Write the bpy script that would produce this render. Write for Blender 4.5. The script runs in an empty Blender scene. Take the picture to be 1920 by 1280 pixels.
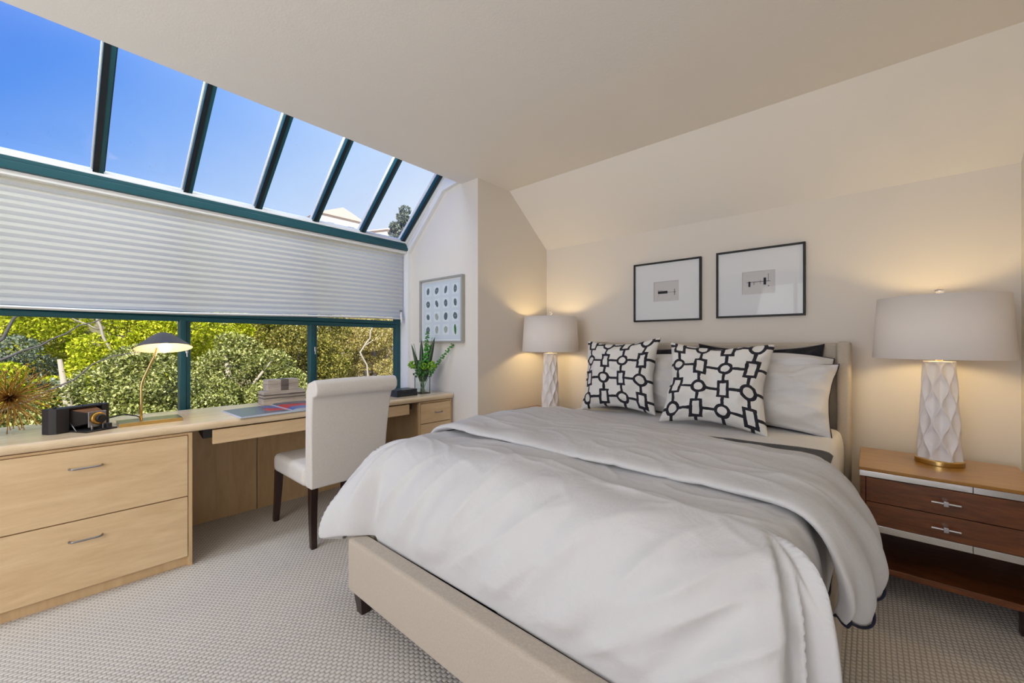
import bpy, math, random
from mathutils import Vector, Matrix, noise
PI = math.pi
random.seed(7)
C = bpy.context.scene.collection
SC = bpy.context.scene

# ------------------------------------------------------------------ camera
H = 1.18
cd = bpy.data.cameras.new('camera'); cam = bpy.data.objects.new('camera', cd); C.objects.link(cam)
cd.sensor_fit = 'HORIZONTAL'; cd.sensor_width = 36.0; cd.lens = 36.0 * 760 / 1920
cd.shift_y = 2 / 1920
cd.clip_start = 0.03; cd.clip_end = 500
cam.location = (0, 0, H); cam.rotation_euler = (PI / 2, 0, math.radians(41.3))
SC.camera = cam

# ------------------------------------------------------------------ view
SC.view_settings.view_transform = 'Standard'; SC.view_settings.look = 'None'
SC.view_settings.gamma = 1; SC.view_settings.use_curve_mapping = False
SC.view_settings.exposure = 0.0

def lin(c):
    c = c / 255.0
    return c / 12.92 if c <= .04045 else ((c + .055) / 1.055) ** 2.4
def rgb(r, g, b): return (lin(r), lin(g), lin(b), 1)

# ------------------------------------------------------------------ sky
W = bpy.data.worlds.new('sky'); SC.world = W; W.use_nodes = True
nt = W.node_tree; nt.nodes.clear()
o = nt.nodes.new('ShaderNodeOutputWorld'); bg = nt.nodes.new('ShaderNodeBackground')
tc = nt.nodes.new('ShaderNodeTexCoord'); sx = nt.nodes.new('ShaderNodeSeparateXYZ')
m1 = nt.nodes.new('ShaderNodeMath'); m1.operation = 'MULTIPLY_ADD'; m1.inputs[1].default_value = -.8
m2 = nt.nodes.new('ShaderNodeMath'); m2.operation = 'ADD'; m2.inputs[1].default_value = .3
rp = nt.nodes.new('ShaderNodeValToRGB')
nt.links.new(tc.outputs['Generated'], sx.inputs[0]); nt.links.new(sx.outputs['Y'], m1.inputs[0])
nt.links.new(sx.outputs['Z'], m1.inputs[2]); nt.links.new(m1.outputs[0], m2.inputs[0]); nt.links.new(m2.outputs[0], rp.inputs[0])
stops = [(.15, (232, 240, 255)), (.36, (196, 220, 255)), (.56, (140, 184, 252)), (.72, (84, 148, 242)), (.95, (48, 110, 228))]
rp.color_ramp.elements[0].position = stops[0][0]; rp.color_ramp.elements[0].color = rgb(*stops[0][1])
rp.color_ramp.elements[1].position = stops[-1][0]; rp.color_ramp.elements[1].color = rgb(*stops[-1][1])
for p, c in stops[1:-1]:
    e = rp.color_ramp.elements.new(p); e.color = rgb(*c)
nt.links.new(rp.outputs[0], bg.inputs[0]); bg.inputs[1].default_value = 1.0
nt.links.new(bg.outputs[0], o.inputs[0])

# ------------------------------------------------------------------ sun and unseen fill lights added to brighten the room
def light(name, kind, loc, energy, color, **kw):
    l = bpy.data.lights.new(name, kind); l.energy = energy; l.color = color
    for k, v in kw.items(): setattr(l, k, v)
    ob = bpy.data.objects.new(name, l); ob.location = loc; C.objects.link(ob); return ob
sun = light('sun', 'SUN', (0, 0, 20), 8.5, (1, .93, .80), angle=math.radians(.6))
sun.rotation_euler = Vector((.62, -.48, .60)).to_track_quat('Z', 'Y').to_euler()
rear_fill = light('rear_fill_light', 'AREA', (-.75, -2.50, 1.45), 77, (1, .965, .93), shape='RECTANGLE', size=2.0, size_y=1.9)  # added fill lamp behind the camera, tilted up toward the ceiling
rear_fill.rotation_euler = (PI / 2 + .45, 0, .28)
# added fill lamp hidden above the ceiling edge, brightens blind and bay
bay_fill = light('bay_fill_light', 'AREA', (-2.63, 0.0, 2.76), 42, (.90, .96, 1), shape='RECTANGLE', size=.34, size_y=3.4)
bay_fill.rotation_euler = Matrix(((.834, 0, .552), (0, 1, 0), (-.552, 0, .834))).to_euler()

# ------------------------------------------------------------------ material helpers
MATS = {}
class N:
    """small node-tree builder"""
    def __init__(s, name):
        s.m = bpy.data.materials.new(name); s.m.use_nodes = True; s.t = s.m.node_tree
        s.b = s.t.nodes['Principled BSDF']; s.out = s.t.nodes['Material Output']; s._c = {}
    def n(s, kind, **kw):
        x = s.t.nodes.new('ShaderNode' + kind)
        for k, v in kw.items(): setattr(x, k, v)
        return x
    def l(s, a, b): s.t.links.new(a, b)
    def coord(s, which='Object', scale=(1, 1, 1), rot=(0, 0, 0)):
        tc = s.n('TexCoord'); mp = s.n('Mapping'); mp.inputs['Scale'].default_value = scale; mp.inputs['Rotation'].default_value = rot
        s.l(tc.outputs[which], mp.inputs['Vector']); return mp.outputs[0]
    def noise(s, vec, scale, detail=3, rough=.5, dist=0):
        x = s.n('TexNoise'); s.l(vec, x.inputs['Vector']); x.inputs['Scale'].default_value = scale
        x.inputs['Detail'].default_value = detail; x.inputs['Roughness'].default_value = rough; x.inputs['Distortion'].default_value = dist
        return x.outputs['Fac']
    def ramp(s, fac, stops):
        r = s.n('ValToRGB'); s.l(fac, r.inputs[0]); e = r.color_ramp.elements
        e[0].position, e[0].color = stops[0]; e[1].position, e[1].color = stops[-1]
        for p, c in stops[1:-1]:
            q = e.new(p); q.color = c
        return r.outputs[0]
    def math(s, op, a, b=None, c=None):
        x = s.n('Math', operation=op)
        for i, v in enumerate((a, b, c)):
            if v is None: continue
            if isinstance(v, (int, float)): x.inputs[i].default_value = v
            else: s.l(v, x.inputs[i])
        return x.outputs[0]
    def bump(s, h, strength=.3, dist=.01):
        x = s.n('Bump'); x.inputs['Strength'].default_value = strength; x.inputs['Distance'].default_value = dist
        s.l(h, x.inputs['Height']); s.l(x.outputs[0], s.b.inputs['Normal'])
    def set(s, col=None, rough=None, metal=None, **kw):
        if col is not None:
            if isinstance(col, tuple): s.b.inputs['Base Color'].default_value = col
            else: s.l(col, s.b.inputs['Base Color'])
        if rough is not None: s.b.inputs['Roughness'].default_value = rough
        if metal is not None: s.b.inputs['Metallic'].default_value = metal
        for k, v in kw.items(): s.b.inputs[k].default_value = v
        return s

def plain(name, col, rough=.6, metal=0, **kw):
    x = N(name); x.set(rgb(*col), rough, metal, **kw)
    v = x.coord(); f = x.noise(v, 40, 2)
    x.bump(f, .05, .002); return x.m
def wood(name, dark, light_, scale=(1, 1, 1), rough=.4, fine=1.0, coat=0.0):
    x = N(name); v = x.coord(scale=scale)
    a = x.noise(v, 6 * fine, 6, .6, 1.2); b = x.noise(v, 22 * fine, 4, .6, .3)
    f = x.math('ADD', x.math('MULTIPLY', a, .65), x.math('MULTIPLY', b, .35))
    x.set(x.ramp(f, [(.35, rgb(*dark)), (.65, rgb(*light_))]), rough)
    x.b.inputs['Coat Weight'].default_value = coat; x.b.inputs['Coat Roughness'].default_value = .15
    x.bump(b, .04, .002); return x.m
def fabric(name, col, var=.12, rough=.95, weave=900, bump=.25):
    x = N(name); v = x.coord()
    a = x.noise(x.coord(scale=(1, 1, .12)), weave / 3, 2); a2 = x.noise(x.coord(scale=(.15, .15, 1)), weave / 3, 2)
    f = x.math('ADD', x.math('MULTIPLY', a, .5), x.math('MULTIPLY', a2, .5))
    d = tuple(c * (1 - var) for c in col); e = tuple(min(255, c * (1 + var * .6)) for c in col)
    x.set(x.ramp(f, [(.35, rgb(*d)), (.65, rgb(*e))]), rough)
    x.b.inputs['Sheen Weight'].default_value = .15
    x.bump(f, bump, .001); return x.m

def paint(name, col, bump=.12):
    x = N(name); v = x.coord(); f = x.noise(v, 120, 3); g = x.noise(v, 18, 2)
    x.set(rgb(*col), .85); x.bump(x.math('ADD', f, g), bump, .002); return x.m

M = {}
M['wall'] = paint('warm_wall_paint', (226, 219, 210))
M['baywall'] = paint('white_bay_paint', (236, 236, 236))
M['ceiling'] = paint('ceiling_paint', (234, 229, 223), .25)
M['trim'] = plain('white_trim', (230, 229, 226), .5)
M['teal'] = plain('teal_metal', (18, 74, 82), .35)
M['darkteal'] = plain('dark_gasket', (10, 22, 30), .4)
M['maple'] = wood('maple', (212, 180, 136), (230, 202, 160), (1, .35, 2.2), .42, 1.0, .1)
M['maplev'] = wood('maple_upright', (204, 170, 126), (220, 190, 146), (2.2, 2.2, .35), .45)
M['mapletop'] = wood('maple_counter', (214, 188, 150), (230, 208, 174), (2.2, .35, 1), .25, 1.0, .25)
M['walnut'] = wood('walnut', (84, 44, 20), (132, 76, 38), (.5, 3, 3), .32, 1.3, .3)
M['walnuttoplit'] = wood('lamplit_walnut_top', (146, 98, 32), (176, 126, 48), (.5, 3, 1), .28, 1.3, .4)  # golden lamplight on the tabletop is put into this colour
M['darkwood'] = wood('espresso_wood', (30, 16, 12), (52, 28, 20), (3, 3, .4), .35, 1.5, .2)
M['linen'] = fabric('oatmeal_linen', (190, 178, 162), .07, .95, 2600, .12)
M['chairlinen'] = fabric('grey_linen', (222, 216, 209), .06, .95, 2600, .12)
M['brass'] = plain('brushed_brass', (204, 174, 112), .28, 1)
M['gold'] = plain('antique_gold', (176, 136, 66), .38, 1)
M['silver'] = plain('brushed_silver', (200, 200, 205), .25, 1)
M['nickel'] = plain('satin_nickel', (150, 150, 152), .35, 1)
M['mirror'] = plain('mirror_strip', (235, 238, 242), .06, 1)
M['ceramic'] = plain('white_ceramic', (232, 230, 232), .38)
M['black'] = plain('black_lacquer', (22, 21, 22), .4)
M['blackfab'] = fabric('charcoal_fabric', (24, 24, 30), .3, .95, 300, .6)
M['leather'] = plain('black_leatherette', (34, 30, 30), .55)
M['bellow'] = plain('bellows_leather', (32, 28, 27), .6)
M['bellowtop'] = plain('bellows_top_brown', (120, 84, 56), .7)  # browner tone for the top faces of the bellows
M['greymetal'] = plain('grey_lamp_shade', (82, 82, 88), .35, .3)
M['shadein'] = plain('cream_inner_shade', (240, 226, 200), .6)
M['crystal'] = N('crystal').set(rgb(255, 255, 255), .03, 0, IOR=1.45, **{'Transmission Weight': 1.0}).m
M['rubber'] = plain('black_rubber', (16, 16, 16), .6)
M['mat'] = plain('white_mat_board', (226, 228, 232), .8)
M['paper'] = plain('grey_print_paper', (206, 204, 204), .8)
M['ink'] = plain('black_ink', (34, 34, 36), .8)
M['frameblack'] = plain('black_frame', (16, 15, 15), .55)
M['framesilver'] = plain('pewter_frame', (176, 174, 168), .35, .4)
M['printblue'] = plain('pale_blue_print', (200, 210, 220), .6)
M['printpale'] = plain('pale_square_print', (212, 220, 228), .6)
M['pebble'] = plain('slate_pebble_print', (86, 104, 112), .6)
M['pebblelight'] = plain('pale_pebble_print', (160, 168, 160), .6)
M['leafprint'] = plain('green_leaf_print', (50, 110, 40), .6)
M['greybox'] = wood('weathered_grey_wood', (150, 138, 126), (196, 184, 170), (2, .3, 3), .7, 2)
M['greyboxdark'] = wood('dark_inlay_wood', (84, 76, 72), (120, 110, 104), (2, .3, 3), .6, 2)
M['pageA'] = plain('glossy_blue_grey_page', (84, 90, 104), .25)
M['pageB'] = plain('glossy_page_edge', (190, 196, 206), .4)
M['red'] = plain('red_page_print', (186, 40, 48), .3)
M['pageblue'] = plain('blue_page_print', (70, 92, 150), .3)
M['slateblack'] = plain('blue_black_wood', (36, 42, 52), .35)
M['navy'] = plain('navy_piping', (24, 28, 52), .8)
M['stem'] = plain('green_stem', (64, 110, 44), .5)
M['leafdark'] = plain('dark_sword_leaf', (44, 66, 38), .4)
M['leafgreen'] = plain('fresh_green', (62, 138, 40), .5)
M['bloom'] = plain('lime_bloom', (128, 176, 30), .6)
M['soil'] = plain('plaster_shell', (160, 150, 140), .9)

def thin_glass(name, tint=(255, 255, 255), gloss=.06, dirt=0.0):
    x = N(name); t = x.n('BsdfTransparent'); t.inputs[0].default_value = rgb(*tint)
    g = x.n('BsdfGlossy'); g.inputs['Roughness'].default_value = .02
    mx = x.n('MixShader'); mx.inputs[0].default_value = gloss
    x.l(t.outputs[0], mx.inputs[1]); x.l(g.outputs[0], mx.inputs[2]); last = mx.outputs[0]
    if dirt:
        d = x.n('BsdfTranslucent'); d.inputs[0].default_value = rgb(225, 225, 225)
        f = x.noise(x.coord(scale=(1, 3, .6)), 30, 5, .8); f2 = x.noise(x.coord(), 3, 3)
        k = x.math('MULTIPLY', x.math('GREATER_THAN', f, .68), .25)
        k = x.math('ADD', k, x.math('MULTIPLY', f2, dirt))
        m3 = x.n('MixShader'); x.l(k, m3.inputs[0]); x.l(last, m3.inputs[1]); x.l(d.outputs[0], m3.inputs[2]); last = m3.outputs[0]
    x.l(last, x.out.inputs[0]); return x.m
M['glass'] = thin_glass('window_glass', (246, 252, 250), .01)
M['skyglass'] = thin_glass('dusty_skylight_glass', (250, 253, 255), 0.012, .06)
M['picglass'] = thin_glass('picture_glass', (255, 255, 255), .008)
M['vaseglass'] = thin_glass('vase_glass', (251, 254, 253), .035)

def translucent(name, col, t=.4, col2=None, pleat=None):
    x = N(name); d = x.n('BsdfDiffuse'); d.inputs[0].default_value = rgb(*col)
    tr = x.n('BsdfTranslucent'); tr.inputs[0].default_value = rgb(*(col2 or col))
    f = x.noise(x.coord(scale=(1, 1, 12)), 60, 2)
    bp = x.n('Bump'); bp.inputs['Strength'].default_value = .12; bp.inputs['Distance'].default_value = .001
    x.l(f, bp.inputs['Height']); x.l(bp.outputs[0], d.inputs['Normal'])
    mx = x.n('MixShader'); mx.inputs[0].default_value = t
    x.l(d.outputs[0], mx.inputs[1]); x.l(tr.outputs[0], mx.inputs[2]); x.l(mx.outputs[0], x.out.inputs[0]); return x.m
M['blind'] = translucent('cellular_blind_cloth', (244, 242, 236), .62, (255, 248, 232))
M['lampshade'] = translucent('linen_lamp_shade', (240, 234, 230), .10)

def bedding(name, col):
    x = N(name); v = x.coord()
    a = x.noise(x.coord(scale=(1, 1, 1)), 9, 5, .55, .8); w = x.noise(v, 700, 1)
    c = x.noise(x.coord(scale=(3, 1, 1)), 14, 3, .5, .4)
    x.set(rgb(*col), .88); x.b.inputs['Sheen Weight'].default_value = .1
    x.bump(x.math('ADD', x.math('MULTIPLY', a, 1.0), x.math('ADD', x.math('MULTIPLY', c, .5), x.math('MULTIPLY', w, .03))), .32, .012); return x.m
M['duvet'] = bedding('white_cotton_duvet', (208, 207, 207))
M['sheet'] = bedding('white_cotton_sheet', (220, 218, 217))

def emis(name, col, st):
    x = N(name); e = x.n('Emission'); e.inputs[0].default_value = rgb(*col); e.inputs[1].default_value = st
    x.l(e.outputs[0], x.out.inputs[0]); return x.m
M['bulb'] = emis('lit_bulb', (255, 226, 176), 8)

def carpet():
    x = N('looped_carpet'); v = x.coord()
    # rows of braided loops running along Y
    sp = x.n('SeparateXYZ'); x.l(v, sp.inputs[0])
    row = x.math('MULTIPLY', sp.outputs['X'], 2 * PI / .0165)
    rs = x.math('ABSOLUTE', x.math('SINE', x.math('MULTIPLY', row, .5)))
    rid = x.math('FLOOR', x.math('DIVIDE', sp.outputs['X'], .0165))
    y = x.math('ADD', x.math('MULTIPLY', sp.outputs['Y'], 1 / .022), x.math('MULTIPLY', rid, .5))
    ys = x.math('ABSOLUTE', x.math('SINE', x.math('MULTIPLY', y, PI)))
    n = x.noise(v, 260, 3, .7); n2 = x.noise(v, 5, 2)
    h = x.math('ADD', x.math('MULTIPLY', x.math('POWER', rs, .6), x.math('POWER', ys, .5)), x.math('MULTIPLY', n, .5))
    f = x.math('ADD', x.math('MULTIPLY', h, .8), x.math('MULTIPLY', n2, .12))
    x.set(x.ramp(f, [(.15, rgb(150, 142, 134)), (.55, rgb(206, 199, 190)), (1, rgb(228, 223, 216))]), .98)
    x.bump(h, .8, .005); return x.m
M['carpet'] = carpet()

def cushion_pattern():
    x = N('lattice_print_cotton'); tc = x.n('TexCoord'); sp = x.n('SeparateXYZ'); x.l(tc.outputs['UV'], sp.inputs[0])
    mt = x.math
    nn = x.noise(tc.outputs['UV'], 22, 2)
    wob = mt('MULTIPLY', mt('SUBTRACT', nn, .5), .05)
    gx = mt('ADD', mt('MULTIPLY', sp.outputs['X'], 4.0), wob); gy = mt('ADD', mt('MULTIPLY', sp.outputs['Y'], 3.7), wob)
    ix = mt('FLOOR', gx); iy = mt('FLOOR', gy)
    fx = mt('SUBTRACT', mt('FRACT', gx), .5); fy = mt('SUBTRACT', mt('FRACT', gy), .5)
    par = mt('MODULO', mt('ADD', mt('ADD', ix, iy), 40), 2)      # 0 circle, 1 rectangle
    ax = mt('ABSOLUTE', fx); ay = mt('ABSOLUTE', fy)
    rad = mt('SQRT', mt('ADD', mt('MULTIPLY', fx, fx), mt('MULTIPLY', fy, fy)))
    w = .064
    ring = mt('LESS_THAN', mt('ABSOLUTE', mt('SUBTRACT', rad, .25)), w)
    inring = mt('LESS_THAN', rad, .25)
    bx = mt('SUBTRACT', ax, .20); by = mt('SUBTRACT', ay, .33)
    box = mt('MAXIMUM', bx, by)
    boxl = mt('LESS_THAN', mt('ABSOLUTE', box), w); inbox = mt('LESS_THAN', box, 0)
    lines = mt('MAXIMUM', mt('LESS_THAN', ax, w * 1.0), mt('LESS_THAN', ay, w * 1.0))
    def mixv(a, b): return mt('ADD', mt('MULTIPLY', a, mt('SUBTRACT', 1, par)), mt('MULTIPLY', b, par))
    outl = mixv(ring, boxl); ins = mixv(inring, inbox)
    k = mt('MAXIMUM', outl, mt('MULTIPLY', lines, mt('SUBTRACT', 1, ins)))
    mx = x.n('Mix', data_type='RGBA'); x.l(k, mx.inputs[0]); mx.inputs[6].default_value = rgb(232, 230, 225); mx.inputs[7].default_value = rgb(38, 38, 46)
    x.set(mx.outputs[2], .92)
    a = x.noise(x.coord(), 14, 4, .5, .6); b = x.noise(x.coord(), 500, 1)
    x.bump(mt('ADD', a, mt('MULTIPLY', b, .06)), .6, .014); return x.m
M['lattice'] = cushion_pattern()

def foliage(name, dark, mid, bright, tr=.35):
    x = N(name); g = x.n('NewGeometry')
    c = x.ramp(g.outputs['Random Per Island'], [(0, rgb(*dark)), (.5, rgb(*mid)), (1, rgb(*bright))])
    d = x.n('BsdfDiffuse'); t = x.n('BsdfTranslucent'); x.l(c, d.inputs[0]); x.l(c, t.inputs[0])
    mx = x.n('MixShader'); mx.inputs[0].default_value = tr
    x.l(d.outputs[0], mx.inputs[1]); x.l(t.outputs[0], mx.inputs[2]); x.l(mx.outputs[0], x.out.inputs[0]); return x.m
M['olive'] = foliage('olive_leaves', (54, 62, 22), (150, 152, 74), (238, 230, 164))
M['yellowgreen'] = foliage('yellow_green_leaves', (110, 128, 16), (192, 196, 36), (250, 240, 90))
M['darkolive'] = foliage('dark_olive_leaves', (44, 48, 20), (130, 124, 50), (218, 196, 112))
M['autumn'] = foliage('tawny_leaves', (100, 92, 40), (190, 168, 90), (242, 222, 166))
M['greygreen'] = foliage('grey_green_leaves', (80, 90, 70), (130, 140, 116), (190, 192, 178))
M['bark'] = plain('pale_bark', (176, 160, 148), .9)
M['darkbark'] = plain('dark_bark', (84, 76, 78), .9)
x = N('hillside'); f = x.noise(x.coord(), .8, 8, .75)
x.set(x.ramp(f, [(.3, rgb(70, 78, 40)), (.5, rgb(140, 124, 84)), (.7, rgb(196, 160, 128))]), .95); M['hill'] = x.m
M['stucco'] = plain('cream_stucco', (236, 222, 200), .9)
M['tile'] = plain('pale_roof', (206, 190, 176), .9)

# ------------------------------------------------------------------ mesh helpers
class MB:
    def __init__(s): s.v = []; s.f = []; s.m = []; s.uv = {}
    def add(s, vs, fs, mi=0):
        b = len(s.v); s.v += [tuple(p) for p in vs]
        for f in fs: s.f.append(tuple(i + b for i in f)); s.m.append(mi)
        return s
    def box(s, x0, x1, y0, y1, z0, z1, mi=0, mat=None):
        vs = [Vector((x, y, z)) for x in (x0, x1) for y in (y0, y1) for z in (z0, z1)]
        if mat: vs = [mat @ v for v in vs]
        return s.add(vs, [(0, 1, 3, 2), (4, 6, 7, 5), (0, 4, 5, 1), (2, 3, 7, 6), (0, 2, 6, 4), (1, 5, 7, 3)], mi)
    def prism(s, poly, axis, a, b, mi=0):
        def mk(p, q, w):
            return {'x': (w, p, q), 'y': (p, w, q), 'z': (p, q, w)}[axis]
        n = len(poly); vs = [mk(p, q, a) for p, q in poly] + [mk(p, q, b) for p, q in poly]
        fs = [tuple(range(n - 1, -1, -1)), tuple(range(n, 2 * n))] + [(i, (i + 1) % n, n + (i + 1) % n, n + i) for i in range(n)]
        return s.add(vs, fs, mi)
    def tube(s, pts, r, n=8, mi=0, cap=True):
        pts = [Vector(p) for p in pts]; vs = []; fs = []
        prev = None
        for i, p in enumerate(pts):
            d = (pts[min(i + 1, len(pts) - 1)] - pts[max(i - 1, 0)]).normalized()
            if prev is None:
                u = d.orthogonal().normalized()
            else:
                u = (prev - d * prev.dot(d))
                u = u.normalized() if u.length > 1e-6 else d.orthogonal().normalized()
            prev = u; w = d.cross(u); rr = r[i] if isinstance(r, (list, tuple)) else r
            for k in range(n):
                a = 2 * PI * k / n; vs.append(p + (u * math.cos(a) + w * math.sin(a)) * rr)
        for i in range(len(pts) - 1):
            for k in range(n):
                fs.append((i * n + k, i * n + (k + 1) % n, (i + 1) * n + (k + 1) % n, (i + 1) * n + k))
        if cap:
            fs.append(tuple(range(n - 1, -1, -1))); b = (len(pts) - 1) * n; fs.append(tuple(range(b, b + n)))
        return s.add(vs, fs, mi)
    def lathe(s, prof, c=(0, 0, 0), n=40, mi=0, closed=False, cap=True):
        vs = []; fs = []; c = Vector(c)
        for r, z in prof:
            for k in range(n):
                a = 2 * PI * k / n; vs.append((c.x + r * math.cos(a), c.y + r * math.sin(a), c.z + z))
        m = len(prof)
        for i in range(m if closed else m - 1):
            j = (i + 1) % m
            for k in range(n): fs.append((i * n + k, i * n + (k + 1) % n, j * n + (k + 1) % n, j * n + k))
        if cap and not closed:
            if prof[0][0] > 1e-5: fs.append(tuple(range(n - 1, -1, -1)))
            if prof[-1][0] > 1e-5: fs.append(tuple(range((m - 1) * n, m * n)))
        return s.add(vs, fs, mi)
    def grid(s, fn, nu, nv, mi=0, wrap=False):
        vs = [fn(i / nu, j / nv) for j in range(nv + 1) for i in range(nu + 1)]
        fs = [(j * (nu + 1) + i, j * (nu + 1) + i + 1, (j + 1) * (nu + 1) + i + 1, (j + 1) * (nu + 1) + i) for j in range(nv) for i in range(nu)]
        return s.add(vs, fs, mi)
    def ball(s, c, r, n=12, mi=0, sc=(1, 1, 1)):
        vs = []; fs = []
        for j in range(n + 1):
            t = PI * j / n
            for k in range(n * 2):
                a = PI * k / n
                vs.append((c[0] + r * sc[0] * math.sin(t) * math.cos(a), c[1] + r * sc[1] * math.sin(t) * math.sin(a), c[2] + r * sc[2] * math.cos(t)))
        w = n * 2
        for j in range(n):
            for k in range(w): fs.append((j * w + k, (j + 1) * w + k, (j + 1) * w + (k + 1) % w, j * w + (k + 1) % w))
        return s.add(vs, fs, mi)
    def build(s, name, mats, parent=None, smooth=False, bevel=0, seg=2, loc=None, rotz=None, sub=0, solid=0, weld=False):
        me = bpy.data.meshes.new(name); me.from_pydata(s.v, [], s.f)
        if not isinstance(mats, (list, tuple)): mats = [mats]
        for m in mats: me.materials.append(m)
        me.polygons.foreach_set('material_index', s.m)
        me.polygons.foreach_set('use_smooth', [bool(smooth)] * len(s.f))
        me.update(); me.validate()
        ob = bpy.data.objects.new(name, me); C.objects.link(ob)
        if weld:
            w = ob.modifiers.new('weld', 'WELD'); w.merge_threshold = 1e-5
        if solid:
            q = ob.modifiers.new('solid', 'SOLIDIFY'); q.thickness = solid; q.offset = -1
        if bevel:
            q = ob.modifiers.new('bevel', 'BEVEL'); q.width = bevel; q.segments = seg; q.limit_method = 'ANGLE'; q.angle_limit = .6
            if not smooth:
                me.polygons.foreach_set('use_smooth', [True] * len(s.f))
                wn = ob.modifiers.new('wn', 'WEIGHTED_NORMAL'); wn.keep_sharp = False
        if sub:
            q = ob.modifiers.new('sub', 'SUBSURF'); q.levels = sub; q.render_levels = sub
        if parent: ob.parent = parent
        if loc: ob.location = loc
        if rotz is not None: ob.rotation_euler = (0, 0, rotz)
        return ob

def thing(name, label, cat, loc=(0, 0, 0), rotz=0, group=None):
    o = bpy.data.objects.new(name, None); C.objects.link(o); o.empty_display_size = .05
    o.location = loc; o.rotation_euler = (0, 0, rotz); o['label'] = label; o['category'] = cat
    if group: o['group'] = group
    return o
def tag(o, label, cat, group=None, kind=None):
    o['label'] = label; o['category'] = cat
    if group: o['group'] = group
    if kind: o['kind'] = kind
    return o
def struct(o, label=None):
    o['kind'] = 'structure'
    if label: o['label'] = label
    return o
def dup(root, loc, label, rotz=None):
    r = root.copy(); C.objects.link(r); r.location = loc; r['label'] = label
    if rotz is not None: r.rotation_euler = (0, 0, rotz)
    for ch in list(root.children):
        c = ch.copy(); C.objects.link(c); c.parent = r
        for g in list(ch.children):
            d = g.copy(); C.objects.link(d); d.parent = c
    return r
def nz(x, y=0, z=0, s=0): return noise.noise(Vector((x + s * 13.7, y - s * 7.3, z + s * 3.1)))
def sm(a, b, x):
    t = max(0, min(1, (x - a) / (b - a))); return t * t * (3 - 2 * t)

# ================================================================== SETTING
ZC = 2.506; XR = .575; YB = -2.6; YH = 3.20; XL = -2.36; YK = 2.655; ZK = 2.08; YW = 2.27
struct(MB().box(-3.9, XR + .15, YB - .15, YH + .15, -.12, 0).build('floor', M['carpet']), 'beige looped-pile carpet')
# headboard wall, side walls
struct(MB().box(XL - .1, XR + .15, YH, YH + .15, 0, 2.35).build('wall_back', M['wall']), 'warm beige wall behind the headboard')
struct(MB().box(XR, XR + .15, YB, YH, 0, 2.8).build('wall_right', M['wall']), 'warm beige wall beside the nightstand')
# short wall parallel to the window, then the bay return wall (solid block between them)
blk = MB()
blk.prism([(XL, 0), (XL, ZC + .25), (-2.47, ZC + .25), (-2.47, 2.93), (-3.38, 2.145), (-3.56, 2.02), (-3.56, 0)], 'y', YW, YH + .15, 0)
bw = blk.build('wall_left', [M['wall'], M['baywall']])
for p in bw.data.polygons:
    if p.normal.y < -.9: p.material_index = 1
struct(bw, 'bay return wall and the short wall beside the left lamp')
# ceiling: flat, then sloping to the headboard wall
cl = MB()
cl.prism([(-2.503, YB - .15), (XR + .15, YB - .15), (XR + .15, YK), (XL - .02, YK), (XL - .02, YW + .05), (-2.556, YW + .05)], 'z', ZC, ZC + .3)
cl.prism([(YK, ZC), (YH + .15, ZK - .117), (YH + .15, ZC + .3), (YK, ZC + .3)], 'x', XL - .02, XR + .15)
struct(cl.build('ceiling', M['ceiling']), 'off-white ceiling, sloping down to the headboard wall')
struct(MB().box(-2.5, XR + .8, YB - .6, YH + .8, 2.95, 3.1).build('trim_1', M['soil']), 'unseen roof slab added above the ceiling to block the sun')  # slab put in to keep the sun out of the room
struct(MB().box(-2.50, -2.44, YB, YW, ZC + .3, 2.95).build('trim_2', M['trim']), 'white head of the skylight')
# wall behind the camera; its unseen window is added to let light in
rw = MB()
rw.box(-3.9, -2.3, YB - .12, YB, 0, 3.0); rw.box(.3, XR, YB - .12, YB, 0, 3.0)
rw.box(-2.3, .3, YB - .12, YB, 0, .5); rw.box(-2.3, .3, YB - .12, YB, 2.5, 3.0)
struct(rw.build('wall_front', M['wall']), 'wall behind the camera with an opening added for light')
w2 = struct(MB().box(-2.3, .3, YB - .07, YB - .06, .5, 2.5).build('window_2', M['glass']), 'unseen window added behind the camera for light')
f2 = MB()
for xx in (-2.3, -1.03, .24): f2.box(xx, xx + .06, YB - .1, YB - .03, .5, 2.5)
f2.box(-2.3, .3, YB - .1, YB - .03, .5, .56); f2.box(-2.3, .3, YB - .1, YB - .03, 2.44, 2.5)
f2.build('window_frame', M['teal'], w2)

# ---- the window bay, turned slightly to the room
PV = (-3.30, 2.24, 0); RB = math.radians(1.3); LY = -4.9
win1 = bpy.data.objects.new('window_1', None); C.objects.link(win1); win1.location = PV; win1.rotation_euler = (0, 0, RB)
struct(win1, 'wide window bay with teal frames')
def yb(y): return (y - PV[1])
g = MB(); g.box(-.135, -.130, LY, 0, .62, 2.07); g.build('pane', M['glass'], win1)
fr = MB()
def fbar(mb, x0, x1, y0, y1, z0, z1, mi=0): mb.box(x0, x1, y0, y1, z0, z1, mi)
fbar(fr, -.16, -.105, LY, 0, 1.319, 1.352); fbar(fr, -.16, -.095, LY, 0, 1.352, 1.385)
fbar(fr, -.155, -.11, LY, 0, .62, .70)
for y in (.586, 1.417, -.245, -1.08, -1.9):
    fbar(fr, -.165, -.10, yb(y) - .030, yb(y) + .004, .62, 1.33); fbar(fr, -.155, -.115, yb(y) + .004, yb(y) + .030, .62, 1.33)
    fbar(fr, -.165, -.10, yb(y) - .028, yb(y) + .028, 1.38, 2.06)
fbar(fr, -.165, -.10, -.045, 0, .62, 2.06)
fr.build('window_frame', M['teal'], win1, bevel=.004, seg=1)
lt = MB()
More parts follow.
